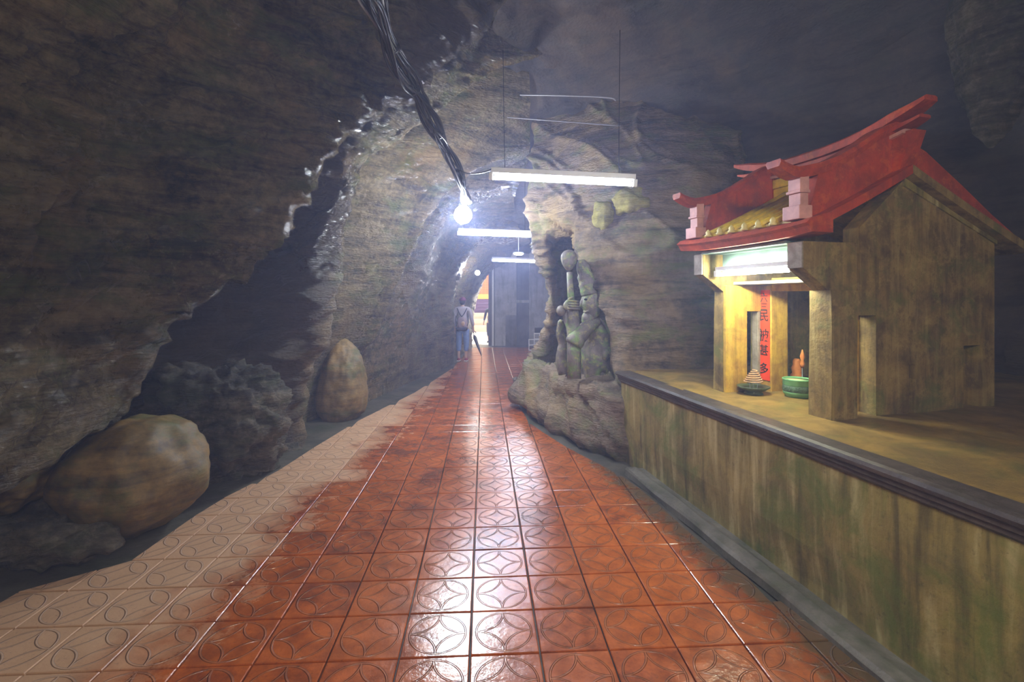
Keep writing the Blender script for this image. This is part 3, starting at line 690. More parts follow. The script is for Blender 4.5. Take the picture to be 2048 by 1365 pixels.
# red paper scroll with brushed characters on the door pier
pier_t = .357
sc_ = boxo('couplet_paper', (pier_t-.003, pier_t, .828, .952, z(1.0), z(1.762)), M['scroll'], None, 0)
sc_.location = (2.04, 3.2, LZ); sc_.rotation_euler = (0, 0, phi)
tag(sc_, 'vertical red paper banner with black brushed characters on the shrine doorway pier', 'banner')
def text_mesh(body, size):
    cu = bpy.data.curves.new('t', 'FONT'); cu.body = body; cu.size = size; cu.align_x = 'CENTER'; cu.align_y = 'CENTER'; cu.extrude = .0008; cu.offset = .001
    to = bpy.data.objects.new('t', cu); COL.objects.link(to); dg = bpy.context.evaluated_depsgraph_get()
    me = bpy.data.meshes.new_from_object(to.evaluated_get(dg)); bpy.data.objects.remove(to); return me
for ch, zz, sz in (('六', 1.69, .085), ('三', 1.615, .075), ('民', 1.54, .11), ('被', 1.37, .115), ('甚', 1.245, .10), ('多', 1.09, .10)):
    me = text_mesh(ch, sz); o = link('character', me, M['ink'], sc_)
    o.rotation_euler = (PI/2, 0, -PI/2); o.location = (pier_t-.0042, .89, z(zz)-.0)

# shrine lamp under the eave
def lamp_fixture(name, a, b, rad, mt, label, group=None, house=.035):
    a, b = Vector(a), Vector(b); mid = (a+b)/2
    root = empty(name, mid); tag(root, label, 'lamp', group)
    d = (b-a).normalized()
    bm = bmesh.new(); tube(bm, [a+d*.03-mid, b-d*.03-mid], rad, 14); tb = from_bm('tube', bm, mt, root, smooth=True)
    s = d.cross(Vector((0, 0, 1))).normalized(); u = s.cross(d).normalized()
    mt4 = Matrix((( *d, 0), (*s, 0), (*u, 0), (0, 0, 0, 1))).to_3x3().transposed().to_4x4()
    Ln = (b-a).length
    bm = bmesh.new(); box(bm, -Ln/2, Ln/2, -house/2, house/2, rad+.012, rad+.012+min(house, .05)*.9, mt4); from_bm('housing', bm, M['white'], root, bevel=.003)
    for e in (-1, 1):
        bm = bmesh.new(); box(bm, e*Ln/2-.016, e*Ln/2+.016, -rad*1.1, rad*1.1, -rad*1.1, rad+.013, mt4); from_bm('lamp_holder', bm, M['white'], root, bevel=.003)
    return root
Msh = Matrix.Translation((2.04, 3.2, 0)) @ Matrix.Rotation(phi, 4, 'Z')
a = Msh @ Vector((-.11, .14, 1.888)); b = Msh @ Vector((-.11, .90, 1.888))
lamp_fixture('strip_lamp', a, b, .016, M['tube2'], 'short greenish-white tube lamp lit under the shrine eave')

# incense dish with coil, green censer, offerings
def at_sh(t, s, zz=LZ): return Msh @ Vector((t, s, zz))
dl = at_sh(.165, .80)
di = empty('incense_dish', dl); tag(di, 'shallow dark mossy dish on a foot, holding the incense coil in the porch', 'dish')
bm = bmesh.new(); lathe(bm, [(0, 0), (.075, 0), (.07, .014), (.05, .02), (.09, .032), (.122, .055), (.126, .064), (.112, .062), (.08, .046), (0, .042)], 32)
from_bm('bowl', bm, M['dish'], di, smooth=True)
for a0 in range(3):
    bm = bmesh.new(); an = a0*2.1; tube(bm, [Vector((.03*math.cos(an), .03*math.sin(an), .04)), Vector((.035*math.cos(an), .035*math.sin(an), .085))], .004, 6); from_bm('wire_stand', bm, M['metal'], di)
ci = empty('incense_coil', dl+Vector((0, 0, .088))); tag(ci, 'pale spiral incense coil rising in a cone above the mossy dish', 'incense')
bm = bmesh.new(); pts = []
for i in range(181):
    q = i/180; an = q*2*PI*6.5; r = .062*(1-q)**.8+.012
    pts.append(Vector((r*math.cos(an)+.006*q, r*math.sin(an), q*.105+.004)))
tube(bm, pts, .0042, 6); from_bm('coil', bm, M['incense'], ci, smooth=True)
cl = at_sh(.385, .575)
ce = empty('censer', cl); tag(ce, 'round pale green glazed incense pot with a carved dark band at shrine door', 'incense pot')
bm = bmesh.new(); lathe(bm, [(0, 0), (.078, 0), (.088, .012), (.102, .03), (.106, .045), (.106, .05)], 40); from_bm('base', bm, M['jade'], ce, smooth=True)
bm = bmesh.new(); lathe(bm, [(.104, .048), (.1085, .055), (.1085, .092), (.104, .10)], 40); from_bm('carved_band', bm, M['jadeband'], ce, smooth=True)
bm = bmesh.new(); lathe(bm, [(.105, .098), (.108, .105), (.108, .138), (.112, .144), (.111, .15), (.10, .15), (.098, .14)], 40); from_bm('rim', bm, M['jade'], ce, smooth=True)
bm = bmesh.new(); lathe(bm, [(0, .142), (.10, .141)], 40); from_bm('sand', bm, M['jadepale'], ce, smooth=True)
bm = bmesh.new(); lathe(bm, [(0, 0), (.045, 0), (.05, .03), (.035, .05), (.045, .09), (.03, .12), (.032, .15), (.02, .17), (0, .172)], 16)
fg = from_bm('figurine', bm, M['orange'], None, smooth=True); fg.location = at_sh(.68, .87, 1.0); tag(fg, 'small orange-brown figurine on the altar inside the shrine', 'figurine')
cd = empty('candle', at_sh(.64, .775, 1.0)); tag(cd, 'thin orange candle on a tall holder inside the dark shrine doorway', 'candle')
bm = bmesh.new(); lathe(bm, [(0, 0), (.035, 0), (.03, .012), (.006, .02), (.006, .11), (.0, .11)], 12); from_bm('holder', bm, M['metal'], cd, smooth=True)
bm = bmesh.new(); lathe(bm, [(0, .11), (.012, .11), (.02, .14), (.011, .17), (.02, .20), (.012, .23), (.003, .26), (0, .26)], 12); from_bm('stick', bm, M['orange'], cd, smooth=True)

# ------------------------------------------------------------------ passage lamps
G = 'strip lamps hanging across the passage'
lamp_fixture('strip_lamp', P(982, 354, 4.2), P(1270, 368, 4.12), .021, M['tube'], 'nearest and longest-looking white tube lamp across the passage, above the rock pillar', G, .05)
lamp_fixture('strip_lamp', P(917, 467, 8.2), P(1063, 472, 8.1), .026, M['tube'], 'second white tube lamp along the passage, just under the glaring bulb', G, .05)
lamp_fixture('strip_lamp', P(984, 521, 12.), P(1084, 524, 12.), .026, M['tube'], 'farthest white tube lamp, in front of the grey concrete end wall', G, .05)
lamp_fixture('strip_lamp', (.1, -.8, 2.75), (1.3, -.9, 2.75), .026, M['tube_fill'], 'unseen warm white fill tube lamp added just behind the viewpoint', G, .15)  # unseen lamp, added to brighten the near left wall and ledge
lamp_fixture('strip_lamp', (-.5, -3.3, 2.7), (.7, -3.4, 2.7), .026, M['tube'], 'unseen white fill tube lamp added farther behind the viewpoint', G, .15)  # also unseen, added as more fill from behind
def bulb(name, p, r, m, label):
    root = empty(name, p); tag(root, label, 'lamp')
    bm = bmesh.new(); lathe(bm, [(0, -r), (r*.6, -r*.82), (r*.95, -r*.35), (r, 0), (r*.85, r*.5), (r*.5, r*.9)], 20); from_bm('globe', bm, m, root, smooth=True)
    bm = bmesh.new(); lathe(bm, [(r*.42, r*.88), (r*.3, r*1.3), (r*.2, r*1.7), (0, r*1.7)], 16); from_bm('socket', bm, M['cable'], root, smooth=True)
    bm = bmesh.new(); tube(bm, [Vector((0, 0, r*1.8)), Vector((.02, .02, r*1.8+.35))], .006, 6); from_bm('flex', bm, M['cable'], root)
bulb('bulb_lamp', P(926, 430, 6.5), .12, M['bulb'], 'glaring round bulb hanging at the lower end of the cable bundle')
bulb('bulb_lamp', P(955, 546, 14.), .07, M['bulb2'], 'small distant round bulb above the bright exit')
dl_ = empty('ceiling_lamp', P(1037, 508, 13.)); tag(dl_, 'flat round ceiling lamp above the farthest tube lamp', 'lamp')
bm = bmesh.new(); lathe(bm, [(0, -.03), (.10, -.028), (.135, 0)], 24); from_bm('diffuser', bm, M['disc'], dl_, smooth=True)
bm = bmesh.new(); lathe(bm, [(.135, 0), (.145, .01), (.14, .04), (0, .04)], 24); from_bm('base', bm, M['white'], dl_, smooth=True)
bm = bmesh.new(); tube(bm, [Vector((0, 0, .04)), Vector((0, 0, .75))], .008, 6); from_bm('rod', bm, M['white'], dl_)

# ------------------------------------------------------------------ cables
cb = empty('cable_bundle', P(850, 220, 4.2)); tag(cb, 'twisted bundle of black electric cables sagging along the cave roof', 'cables')
main = smoothpath([P(722, -60, 3.0), P(757, 20, 3.3), P(797, 125, 3.7), P(832, 185, 4.1), P(868, 250, 4.5), P(898, 310, 5.1), P(922, 365, 5.7), P(934, 405, 6.3)], 10)
org = P(850, 220, 4.2)
for i in range(20):
    ph = i*2.4; rr = .016+.05*((i*37) % 20)/20; pts = []
    for j, p in enumerate(main):
        q = j/(len(main)-1); d = (main[min(j+1, len(main)-1)]-main[max(j-1, 0)]).normalized()
        s = d.cross(Vector((0, 0, 1))).normalized(); u = s.cross(d)
        an = ph+q*2.2+.8*math.sin(q*9+i); squeeze = .55+.75*abs(math.sin(q*PI*4.3+.4))
        r2 = rr*squeeze*(1.35-.6*q)
        loose = .03*math.sin(q*PI*5+i*1.7) if i % 4 == 0 else 0
        pts.append(p+s*(r2*math.cos(an)+loose)+u*(r2*math.sin(an)-abs(loose)*.6)-org)
    bm = bmesh.new(); tube(bm, pts, (.0065, .010, .0125)[i % 3], 8); from_bm('cable', bm, M['cablew'] if i % 5 == 1 else M['cable'], cb, smooth=True)
for q in (.25, .42, .62, .8, .93):
    j = int(q*(len(main)-1)); p = main[j]; d = (main[j+1]-main[j-1]).normalized()
    bm = bmesh.new(); tube(bm, [p-d*.012-org, p+d*.012-org], .055*(1.2-.6*q), 12); from_bm('tie', bm, M['cable'], cb, smooth=True)
cb.location = org
def wire(label, pts, r=.005, m='cable', n=8, cat='cable', name='wire'):
    pts = smoothpath(pts, n); o0 = pts[0]; bm = bmesh.new(); tube(bm, [p-o0 for p in pts], r, 6)
    o = from_bm(name, bm, M[m], None, smooth=True); o.location = o0; tag(o, label, cat); return o
wire('thin black wire looping from the cable bundle to the nearest tube lamp', [P(912, 338, 5.35), P(935, 347, 5.0), P(962, 346, 4.5), P(982, 340, 4.25)], .007)
wire('thin pale conduit pipe fixed across the dark cave roof', [P(1040, 190, 6.4), P(1120, 191, 6.2), P(1215, 195, 6.0), P(1232, 201, 6.0)], .011, 'cablew', name='conduit', cat='pipe')
wire('faint thin wire below the conduit on the cave roof', [P(1015, 235, 6.6), P(1120, 243, 6.3), P(1240, 252, 6.1)], .006, 'cablew')
wire('left hanging wire of the nearest tube lamp', [P(1010, 345, 4.2), P(1008, 250, 4.3), P(1006, 100, 4.35)], .003, 'cable')
wire('right hanging wire of the nearest tube lamp', [P(1238, 360, 4.14), P(1238, 250, 4.2), P(1240, 60, 4.3)], .003, 'cable')
wire('hanging wire at the left end of the second tube lamp', [P(928, 463, 8.2), P(927, 420, 8.2), P(927, 300, 8.2)], .004, 'cable')
wire('hanging wire at the right end of the second tube lamp', [P(1050, 468, 8.1), P(1050, 420, 8.1), P(1050, 300, 8.1)], .004, 'cable')
wire('hanging wire at the left end of the farthest tube lamp', [P(992, 518, 12.), P(992, 495, 12.), P(992, 430, 12.)], .004, 'cable')
wire('hanging wire at the right end of the farthest tube lamp', [P(1077, 520, 12.), P(1077, 495, 12.), P(1077, 430, 12.)], .004, 'cable')

# ------------------------------------------------------------------ boulders at the foot of the left wall
def boulder(name, c, rad, label, m='boulder', seed=1., amp=.16, fine=.02, rot=(0, 0, 0), sub=5, ledge=.008, shape=None):
    bm = bmesh.new(); bmesh.ops.create_icosphere(bm, subdivisions=sub, radius=1)
    of = Vector((seed*5.3, seed*2.1, seed*9.7))
    for v in bm.verts:
        p = v.co.copy(); h = 1+amp*noise.fractal(p*1.1+of, 1, 2, 3)*1.5
        if shape: p = shape(p)
        q = Vector((p.x*rad[0], p.y*rad[1], p.z*rad[2]))*h
        nrm = v.normal
        q += nrm*(fine*noise.fractal(q*9+of, .8, 2.2, 5)+ledge*abs(noise.noise(Vector((q.x*2, q.y*2, q.z*9))+of)))
        v.co = q
    bmesh.ops.rotate(bm, verts=bm.verts[:], cent=(0, 0, 0), matrix=(Matrix.Rotation(rot[2], 3, 'Z') @ Matrix.Rotation(rot[1], 3, 'Y') @ Matrix.Rotation(rot[0], 3, 'X')))
    o = from_bm(name, bm, M[m], None, smooth=True); o.location = c; tag(o, label, 'rock'); return o
boulder('boulder', P(278, 945, 3.65), (.46, .46, .42), 'big smooth rounded boulder with ochre and green stains under the overhanging rock', seed=1.2, amp=.1, rot=(0, -.35, 0), fine=.012)
boulder('boulder', P(15, 945, 3.25), (.26, .3, .26), 'smaller smooth boulder at the left foot of the wall, beside the big rounded one', seed=2.2, amp=.12)
boulder('rock', P(445, 855, 4.75), (.52, .45, .62), 'rough crumbly rock mass between big boulder and dark rock buttress', 'rough', 3.3, .25, .10, (0, -.35, 0), ledge=.05)
boulder('rock', P(80, 1075, 3.15), (.38, .25, .15), 'low rough greenish rock lying before the big boulder', 'rough', 4.1, .3, .06, ledge=.03)
boulder('boulder', P(684, 765, 7.05), (.34, .34, .64), 'tall pear-shaped ochre rock bulging over the tiles beyond the buttress', seed=2.9, amp=.07, fine=.015, shape=lambda p: Vector((p.x*(1-.28*p.z), p.y*(1-.28*p.z), p.z)))
boulder('rock', P(560, 905, 5.55), (.22, .2, .12), 'small dark stone at the foot of the dark buttress', 'rough', 6.1, .3, .04, sub=4)
boulder('rock', P(2010, 60, 4.3), (.36, .35, .95), 'pale greenish hanging rock spur high at the right end of the cave roof', 'rough', 8.1, .15, .03, (0, .1, 0), sub=5, shape=lambda p: Vector((p.x*(1+.35*p.z), p.y*(1+.35*p.z), p.z)))
M['ymoss'] = rock_mat('yellow_moss_rock', (.18, .16, .03), (.34, .29, .06), (.50, .43, .13), mossy=.6, wet=.4, moss=(.20, .34, .08), och=.1, bump=.5, stripe=.2)
boulder('rock', P(1206, 432, 6.22), (.14, .16, .19), 'yellow mossy rock knob on the pillar, left one of two under the nearest tube lamp', 'ymoss', 9.1, .13, .015, sub=4)
boulder('rock', P(1264, 405, 6.05), (.23, .16, .17), 'broader yellow and brown rock knob on the pillar, beside the smaller yellow one', 'ymoss', 10.3, .15, .04, sub=4)
boulder('stone', P(1043, 762, 9.0), (.11, .11, .09), 'small dark stone lying at the foot of the rock pillar', 'rough', 7.1, .3, .03, sub=3)

# ------------------------------------------------------------------ end of the passage
ew = empty('end_wall', (0, 17.5, 0)); tag(ew, 'grey concrete pilastered wall closing the passage beside the bright exit', 'wall')
def eb_(name, x0, x1, z0, z1, y0, y1, m='conc'):
    X0, X1 = (x0-1024)/F*17.5, (x1-1024)/F*17.5
    return boxo(name, (X0, X1, y0, y1, z0, z1), M[m], ew, .008)
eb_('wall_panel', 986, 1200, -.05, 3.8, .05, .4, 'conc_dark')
eb_('pilaster', 990, 1033, -.05, 3.6, -.12, .05)
eb_('pilaster_block', 1011, 1033, .0, 1.05, -.2, -.12)
eb_('pilaster_block', 1011, 1033, 1.07, 1.5, -.16, -.12)
eb_('pier', 1058, 1110, -.05, 3.6, -.1, .05)
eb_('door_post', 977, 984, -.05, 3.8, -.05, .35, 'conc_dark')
eb_('door_post', 984, 988, -.05, 3.8, -.1, .05, 'white')
eb_('lintel_band', 1033, 1058, 1.5, 1.6, -.04, .05, 'conc')
# breeze blocks
def breeze(x, y, zz, nx, nz, label):
    root = empty('breeze_block', (x, y, zz)); tag(root, label, 'block', 'white breeze blocks by the pillar')
    cs = .17; t = .025; Wd = nx*cs; H = nz*cs
    for i in range(nx+1): boxo('upright_web', (i*cs-t/2, i*cs+t/2, 0, .1, 0, H), M['white'], root, .003)
    for j in range(nz+1): boxo('level_web', (-t/2, Wd+t/2, .002, .098, j*cs-t/2, j*cs+t/2), M['white'], root, .003)
bx0 = P(1058, 690, 15.5)
breeze(bx0.x, 15.5, .02, 3, 2, 'white hollow breeze block of six holes standing by the end wall')
breeze(bx0.x+.17, 15.5, .38, 2, 1, 'smaller white breeze block on top of the six-hole one')
bm = bmesh.new(); box(bm, 0, .3, 0, .12, 0, .16); o = from_bm('bucket_box', bm, M['cable'], None, bevel=.01); o.name = 'black_box'
o.location = (bx0.x+.18, 15.5, .575); tag(o, 'small black box on top of the breeze blocks', 'box')

# ------------------------------------------------------------------ outside, seen through the exit
og = bmesh.new(); box(og, -8, 6, 17.9, 40, -.3, -.03); tag(from_bm('ground', og, simple('pale_paving', (.75, .72, .68), .5, .1, 2)), kind='structure')
st = empty('stone_steps', (-1.6, 24.4, 0)); tag(st, 'tan stone steps outside the bright exit', 'steps')
M['step'] = simple('tan_stone', (.42, .33, .24), .7, .15, 5); M['stepr'] = simple('red_brown_stone', (.38, .22, .17), .7, .15, 5)
for i in range(6):
    bm = bmesh.new(); box(bm, -.75, 1.1, i*.28, i*.28+.32, -.03, .15*(i+1)-.03); from_bm('step', bm, M['step' if i % 2 else 'stepr'], st, bevel=.01)
tp = empty('temple_front', (-1.6, 26.2, .87)); tag(tp, 'temple front with purple wall, yellow strip and orange lattice above the steps', 'temple')
M['purple'] = simple('purple_paint', (.05, .02, .07), .6, .2, 4)
M['ory'] = simple('yellow_paint', (.42, .20, .01), .6, .1); M['oro'] = simple('orange_paint', (.42, .09, .01), .6, .15)
boxo('wall_base', (-.6, 1.0, 0, .4, -.9, .74), M['purple'], tp, .01)
for j in range(4): boxo('wall_rail', (-.6, 1.0, -.03, 0, .1+j*.17, .13+j*.17), M['purple'], tp, .004)
boxo('yellow_strip', (-.6, .98, -.05, .3, .74, 1.0), M['ory'], tp, .01)
boxo('lattice_board', (-.6, .92, .03, .3, 1.0, 2.8), M['oro'], tp, .01)
bm = bmesh.new()
for i in range(9): box(bm, -.6+i*.19, -.58+i*.19, -.0, .03, 1.0, 2.8)
from_bm('upright_bars', bm, M['ory'], tp)
bm = bmesh.new()
for j in range(14): box(bm, -.6, .92, -.01, .028, 1.03+j*.13, 1.045+j*.13)
from_bm('cross_bars', bm, M['ory'], tp)

# ------------------------------------------------------------------ figures
def skin_mesh(nodes, edges, root=0, sub=1):
    """nodes: [(x,y,z,r)]; returns an evaluated mesh grown with the Skin modifier"""
    me = bpy.data.meshes.new('sk'); me.from_pydata([n[:3] for n in nodes], edges, []); o = bpy.data.objects.new('sk', me); COL.objects.link(o)
    md = o.modifiers.new('s', 'SKIN'); md.use_smooth_shade = True
    sd = me.skin_vertices[0].data
    for i, n in enumerate(nodes):
        r = n[3]; sd[i].radius = (r, r) if not isinstance(r, tuple) else r
        sd[i].use_root = (i == root)
    o.modifiers.new('u', 'SUBSURF').levels = sub
    dg = bpy.context.evaluated_depsgraph_get(); r = bpy.data.meshes.new_from_object(o.evaluated_get(dg)); bpy.data.objects.remove(o)
    r.materials.clear(); return r
def ell(name, c, r, m, par, sub=3, fn=None):
    bm = bmesh.new(); bmesh.ops.create_icosphere(bm, subdivisions=sub, radius=1)
    for v in bm.verts:
        if fn: v.co = fn(v.co)
        v.co = Vector((v.co.x*r[0]+c[0], v.co.y*r[1]+c[1], v.co.z*r[2]+c[2]))
    return from_bm(name, bm, m, par, smooth=True)
skinm = simple('skin', (.52, .34, .26), .6, .1); hair = simple('dark_hair', (.03, .02, .02), .5, .2)
def hand(nodes, edges, wi, p, fwd, side_, sc=1.):
    """palm and five short finger chains rooted in the palm"""
    p, fwd, side_ = Vector(p), Vector(fwd).normalized(), Vector(side_).normalized()
    n0 = len(nodes); nodes.append((*(p+fwd*.045*sc), .026*sc)); edges.append((wi, n0))
    curl = fwd.cross(side_)
    for i, ln in enumerate((.06, .07, .068, .052)):
        b = p+fwd*.075*sc+side_*(.021*(1.5-i))*sc
        a = len(nodes); nodes.append((*b, .0095*sc)); edges.append((n0, a))
        nodes.append((*(b+fwd*ln*.5*sc+curl*.008*sc), .0085*sc)); edges.append((a, a+1))
        nodes.append((*(b+fwd*ln*.85*sc+curl*.03*sc), .007*sc)); edges.append((a+1, a+2))
    a = len(nodes); b = p+fwd*.03*sc+side_*.035*sc
    nodes.append((*b, .011*sc)); edges.append((n0, a)); nodes.append((*(b+fwd*.03*sc+side_*.02*sc), .0095*sc)); edges.append((a, a+1))
def person(loc, rz, sc, shirt, trousers, shoes, capc, label, pack=True):
    root = empty('person', loc, rz); root.scale = (sc,)*3; tag(root, label, 'person')
    nd = [(0, 0, .93, (.125, .10)), (0, 0, 1.08, (.115, .085)), (0, 0, 1.25, (.13, .09)), (0, -.01, 1.37, (.09, .07)), (0, .0, 1.44, .048), (0, .015, 1.50, .05),
          (-.09, 0, .88, .085), (-.10, 0, .48, .055), (-.10, -.02, .09, .036), (-.11, .10, .04, .035),
          (.09, 0, .88, .085), (.10, .03, .48, .055), (.085, .0, .09, .036), (.09, .12, .04, .035),
          (-.17, 0, 1.36, .052), (-.225, -.02, 1.10, .042), (-.23, .05, .87, .028),
          (.17, 0, 1.36, .052), (.235, -.02, 1.10, .042), (.27, .06, .88, .028)]
    ed = [(0, 1), (1, 2), (2, 3), (3, 4), (4, 5), (0, 6), (6, 7), (7, 8), (8, 9), (0, 10), (10, 11), (11, 12), (12, 13), (3, 14), (14, 15), (15, 16), (3, 17), (17, 18), (18, 19)]
    hand(nd, ed, 16, (-.23, .06, .84), (0, .15, -1), (0, 1, 0)); hand(nd, ed, 19, (.275, .07, .85), (0, .2, -1), (0, 1, 0))
    body = link('body', skin_mesh(nd, ed), skinm, root, smooth=True)
    def hd(p):
        q = p.copy()
        if q.z < 0: q.x *= 1-.28*q.z*q.z; q.y *= 1-.1*q.z*q.z
        return q
    ell('head', (0, .02, 1.565), (.076, .092, .108), skinm, root, 3, hd)
    ell('nose', (0, .115, 1.555), (.012, .018, .018), skinm, root, 2)
    for e in (-1, 1):
        ell('ear', (e*.077, .01, 1.56), (.01, .02, .028), skinm, root, 2)
        ell('eye', (e*.03, .104, 1.575), (.012, .008, .007), M['ink'], root, 2)
    boxo('mouth', (-.022, .022, .100, .108, 1.515, 1.521), M['redpink'], root, .002)
    ell('hair', (0, -.01, 1.575), (.086, .088, .10), hair, root, 3)
    if capc:
        def cp(p): return Vector((p.x, p.y, max(p.z, -.05)))
        c = ell('cap', (0, .0, 1.60), (.093, .105, .09), capc, root, 3, cp)
        bm = bmesh.new(); lathe(bm, [(0, 0), (.09, 0), (.09, .01), (0, .012)], 20, (0, .08, 1.597)); from_bm('brim', bm, capc, c, smooth=True)
    sh_n = [(0, 0, .84, (.165, .125)), (0, 0, 1.05, (.145, .115)), (0, 0, 1.25, (.15, .11)), (0, -.01, 1.385, (.105, .08)), (0, 0, 1.43, .055),
            (-.18, 0, 1.36, .07), (-.235, -.02, 1.10, .058), (-.235, .045, .90, .045), (.18, 0, 1.36, .07), (.245, -.02, 1.10, .058), (.272, .05, .91, .045)]
    link('shirt', skin_mesh(sh_n, [(0, 1), (1, 2), (2, 3), (3, 4), (3, 5), (5, 6), (6, 7), (3, 8), (8, 9), (9, 10)]), shirt, root, smooth=True)
    tn = [(0, 0, .90, (.14, .115)), (-.09, 0, .80, .10), (-.10, 0, .48, .078), (-.10, -.01, .24, .062), (.09, 0, .80, .10), (.10, .02, .48, .078), (.09, .0, .24, .062)]
    link('trousers', skin_mesh(tn, [(0, 1), (1, 2), (2, 3), (0, 4), (4, 5), (5, 6)]), trousers, root, smooth=True)
    for x, y in ((-.105, .05), (.088, .06)):
        s_ = ell('shoe', (x, y, .045), (.046, .125, .045), shoes, root, 3, lambda p: Vector((p.x*(1+.15*p.y), p.y, p.z if p.z > -.6 else -.6+(p.z+.6)*.3)))
        boxo('sole', (x-.045, x+.045, y-.12, y+.12, .0, .018), M['white'], s_, .008)
    if pack:
        strap = simple('navy_strap', (.02, .015, .04), .6, .1)
        pk = ell('backpack', (.01, -.17, 1.02), (.12, .07, .15), simple('backpack_cloth', (.30, .22, .24), .7, .3, 12), root, 3, lambda p: Vector((math.copysign(abs(p.x)**.7, p.x), math.copysign(abs(p.y)**.8, p.y), math.copysign(abs(p.z)**.75, p.z))))
        boxo('pack_base', (-.13, .15, -.235, -.10, .82, .90), strap, pk, .02)
        ell('tan_patch', (.045, -.236, 1.0), (.05, .012, .06), simple('tan_leather', (.55, .38, .25), .6, .1), pk, 2)
        for pts in (((-.13, -.10, 1.40), (-.06, -.125, 1.25), (.02, -.135, 1.14), (.10, -.15, .98)), ((.13, -.10, 1.40), (.06, -.125, 1.25), (-.03, -.135, 1.14), (-.12, -.15, .98)), ((.16, -.09, 1.2), (.165, -.10, 1.05), (.14, -.13, .92)), ((-.16, -.09, 1.2), (-.165, -.10, 1.05), (-.14, -.13, .92))):
            bm = bmesh.new(); tube(bm, smoothpath([Vector(q) for q in pts], 4), .012, 6); from_bm('strap', bm, strap, root, smooth=True)
        hb = ell('hip_bag', (-.26, .02, .98), (.05, .08, .11), simple('purple_bag', (.08, .03, .09), .6, .2), root, 3)
    return root
person((-1.30, 12.9, .02), -.05, 1.0, simple('grey_shirt', (.42, .38, .42), .8, .12, 10), simple('blue_denim', (.18, .27, .52), .8, .2, 18), simple('red_shoes', (.30, .04, .06), .6, .2), simple('maroon_cap', (.18, .03, .10), .8, .2),
       'person seen from behind in maroon cap, grey shirt, jeans and backpack')
dk = simple('dark_clothes', (.04, .035, .05), .8, .2)
person((-.80, 18.3, 0), 2.9, .9, dk, dk, dk, None, 'person in dark clothes half hidden behind the concrete post at the exit', pack=False)
# rolled umbrella held by the person
um = empty('umbrella', (0, 0, 0)); tag(um, 'rolled black umbrella held point down in the right hand of the person', 'umbrella')
u0, u1 = P(948, 671, 12.95), P(963, 712, 12.6)
um.location = u0
d = (u1-u0)
bm = bmesh.new(); tube(bm, [d*q for q in (0, .06, .12, .5, .9, 1.)], [.022, .04, .052, .036, .016, .006], 10); from_bm('canopy', bm, M['cable'], um, smooth=True)
bm = bmesh.new(); tube(bm, smoothpath([Vector((0, 0, 0)), -d*.12, -d*.2+Vector((.02, 0, .01)), -d*.17+Vector((.07, 0, .0)), -d*.1+Vector((.075, 0, 0))], 5), .011, 8); from_bm('handle', bm, M['cable'], um, smooth=True)
bm = bmesh.new(); tube(bm, [d*.98, d*1.06], .004, 6); from_bm('tip', bm, M['metal'], um)

# ------------------------------------------------------------------ statue in the niche
stone = plaster('statue_stone', (.24, .20, .17), (.12, .10, .09), (.20, .36, .08), .85, .3, .6, sc=2.2, paint=(.50, .46, .12), pa=.5, bump=.6)
sd_ = 6.1
S0 = P(1186, 770, sd_)
stt = empty('statue', S0); tag(stt, 'bearded robed stone guardian statue in the arched niche, gripping a tall staff', 'statue')
def q3(px, py, D=sd_): return P(px, py, D)-S0
def nodep(px, py, r, D=sd_):
    v = q3(px, py, D); return (v.x, v.y, v.z, r)
bn = [nodep(1200, 715, (.20, .17)), nodep(1200, 680, (.20, .17)), nodep(1198, 655, (.18, .15)), nodep(1194, 640, .10), nodep(1190, 628, .09),
      nodep(1178, 652, .085, 5.95), nodep(1160, 668, .075, 5.85), nodep(1148, 690, .07, 5.8), nodep(1142, 660, .06, 5.85), nodep(1134, 628, .055, 5.9), nodep(1138, 612, .05, 5.95),
      nodep(1215, 660, .09), nodep(1222, 700, .08, 6.0), nodep(1205, 715, .06, 5.85),
      nodep(1184, 735, (.13, .12), 6.0), nodep(1186, 768, .10, 6.0), nodep(1216, 740, (.13, .12), 6.1), nodep(1220, 770, .10, 6.1)]
be = [(0, 1), (1, 2), (2, 3), (3, 4), (2, 5), (5, 6), (6, 7), (7, 8), (8, 9), (9, 10), (2, 11), (11, 12), (12, 13), (0, 14), (14, 15), (0, 16), (16, 17)]
bme = skin_mesh(bn, be, 0, 2)
for v in bme.vertices:
    c = v.co; c += v.normal*(.012*noise.noise(c*9)+.012*math.sin(c.x*55+c.z*6))
link('body', bme, stone, stt, smooth=True)
hc = q3(1184, 608, 6.0)
def sthead(p):
    q = p.copy()
    if q.z < -.2: q.x *= .85
    q.x += -.10*math.exp(-((q.z+.05)/.22)**2)*(1 if q.x < -.5 else 0)
    return q
hdo = ell('head', hc, (.135, .14, .215), stone, stt, 4, sthead)
ell('nose', hc+Vector((-.13, -.04, .0)), (.03, .03, .05), stone, hdo, 2)
for e in (-1, 1):
    ell('eye', hc+Vector((-.095, -.05+e*.045-.02, .055)), (.022, .022, .014), M['ink'], hdo, 2)
ell('ear', hc+Vector((.02, -.125, .01)), (.025, .02, .05), stone, hdo, 2)
bm = bmesh.new(); tube(bm, [hc+Vector((-.11, -.06, -.09)), hc+Vector((-.09, -.08, -.10)), hc+Vector((-.05, -.11, -.08))], .014, 8); from_bm('mouth', bm, stone, hdo, smooth=True)
ell('beard', hc+Vector((-.05, -.03, -.19)), (.085, .09, .11), stone, hdo, 3)
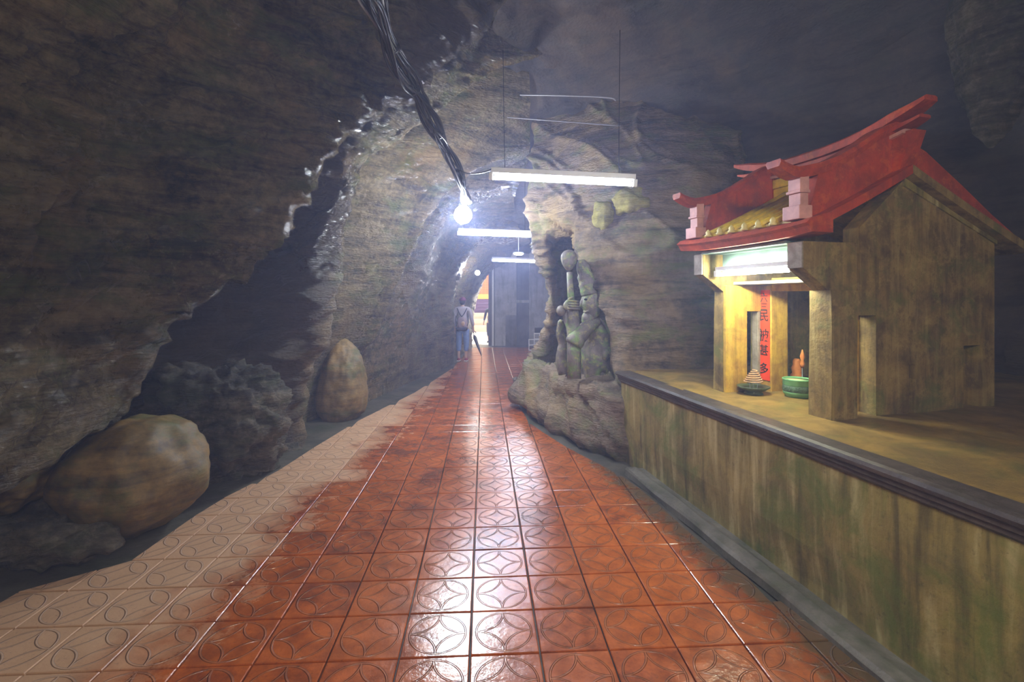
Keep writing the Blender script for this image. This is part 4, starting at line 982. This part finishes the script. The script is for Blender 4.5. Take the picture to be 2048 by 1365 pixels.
hat = bmesh.new(); tube(hat, smoothpath([hc+Vector((-.01, 0, .12)), q3(1178, 572, 6.0), q3(1172, 555, 6.0), q3(1166, 535, 6.0), q3(1162, 520, 6.0)], 5), [.125]*4+[.12]*4+[.105]*4+[.085]*4+[.075, .07, .06, .05, .03], 14); from_bm('hat', hat, stone, hdo, smooth=True)
stf = bmesh.new(); tube(stf, [q3(1148, 758, 5.75), q3(1148, 700, 5.8), q3(1146, 630, 5.88), q3(1144, 612, 5.9)], [.085, .085, .075, .06], 10)
stff = from_bm('staff_post', stf, stone, stt, smooth=True)
stf = bmesh.new(); tube(stf, [q3(1143, 615, 5.9), q3(1139, 545, 5.95)], [.045, .035], 10); from_bm('staff_shaft', stf, stone, stff, smooth=True)
ell('staff_head', q3(1138, 521, 5.97), (.098, .08, .13), stone, stff, 3, lambda p: Vector((p.x*(1+.25*p.z), p.y, p.z)))
# gripping hand round the staff
hn = [nodep(1128, 618, .05, 5.86), nodep(1136, 609, .045, 5.82)]; he = [(0, 1)]
for i in range(4):
    a = len(hn); yy = 602+i*5
    hn += [nodep(1136, yy, .016, 5.80), nodep(1150, yy+1, .017, 5.79), nodep(1159, yy+2, .014, 5.86)]; he += [(1, a), (a, a+1), (a+1, a+2)]
a = len(hn); hn += [nodep(1138, 598, .016, 5.80), nodep(1147, 595, .014, 5.82)]; he += [(1, a), (a, a+1)]
link('hand', skin_mesh(hn, he, 0, 1), stone, stt, smooth=True)
ell('sleeve_cuff', q3(1122, 622, 5.88), (.055, .07, .065), stone, stt, 3)
for px, D in ((1180, 5.75), (1222, 5.95)):
    ell('boot', q3(px, 774, D), (.12, .14, .06), stone, stt, 3)
rows = [(632, 1196, .09, .08), (642, 1198, .16, .12), (658, 1198, .20, .15), (680, 1198, .20, .155), (700, 1197, .215, .16), (725, 1196, .225, .17), (750, 1198, .225, .17), (766, 1199, .235, .175), (772, 1200, .22, .165)]
bm = bmesh.new(); rg = []
for yy, cx, a_, b_ in rows:
    c0 = q3(cx, yy, 6.12)
    rg.append([])
    for i in range(56):
        an = 2*PI*i/56; f_ = 1+.05*math.sin(an*9+yy*.03)*min(1, (yy-632)/60)+.03*noise.noise(Vector((an*2, yy*.03, 0)))
        rg[-1].append(bm.verts.new(c0+Vector((a_*f_*math.cos(an), b_*f_*math.sin(an), 0))))
for u_, v_ in zip(rg, rg[1:]):
    for i in range(56): bm.faces.new((u_[i], u_[(i+1) % 56], v_[(i+1) % 56], v_[i]))
bm.faces.new(rg[0]); bm.faces.new(rg[-1][::-1])
from_bm('robe', bm, stone, stt, smooth=True)
bm = bmesh.new(); tube(bm, smoothpath([q3(1196, 645, 5.95), q3(1176, 655, 5.85), q3(1158, 672, 5.8), q3(1146, 690, 5.78)], 5), [.06]*4+[.085]*4+[.10]*4+[.11, .11, .11, .10][:4], 14)
from_bm('sleeve', bm, stone, stt, smooth=True)
# carved drapery beside the statue, on the niche wall
bm = bmesh.new(); tube(bm, smoothpath([q3(1124, 640, 6.2), q3(1120, 665, 6.2), q3(1126, 690, 6.2), q3(1122, 720, 6.2), q3(1128, 748, 6.2)], 5), [.03]+[.05]*5+[.06]*5+[.07]*5+[.075]*5, 9)
from_bm('drapery', bm, stone, stt, smooth=True)
bm = bmesh.new(); tube(bm, smoothpath([q3(1200, 640, 5.95), q3(1212, 650, 5.9), q3(1224, 675, 5.9), q3(1228, 700, 5.95)], 5), .028, 8)
from_bm('sash', bm, stone, stt, smooth=True)
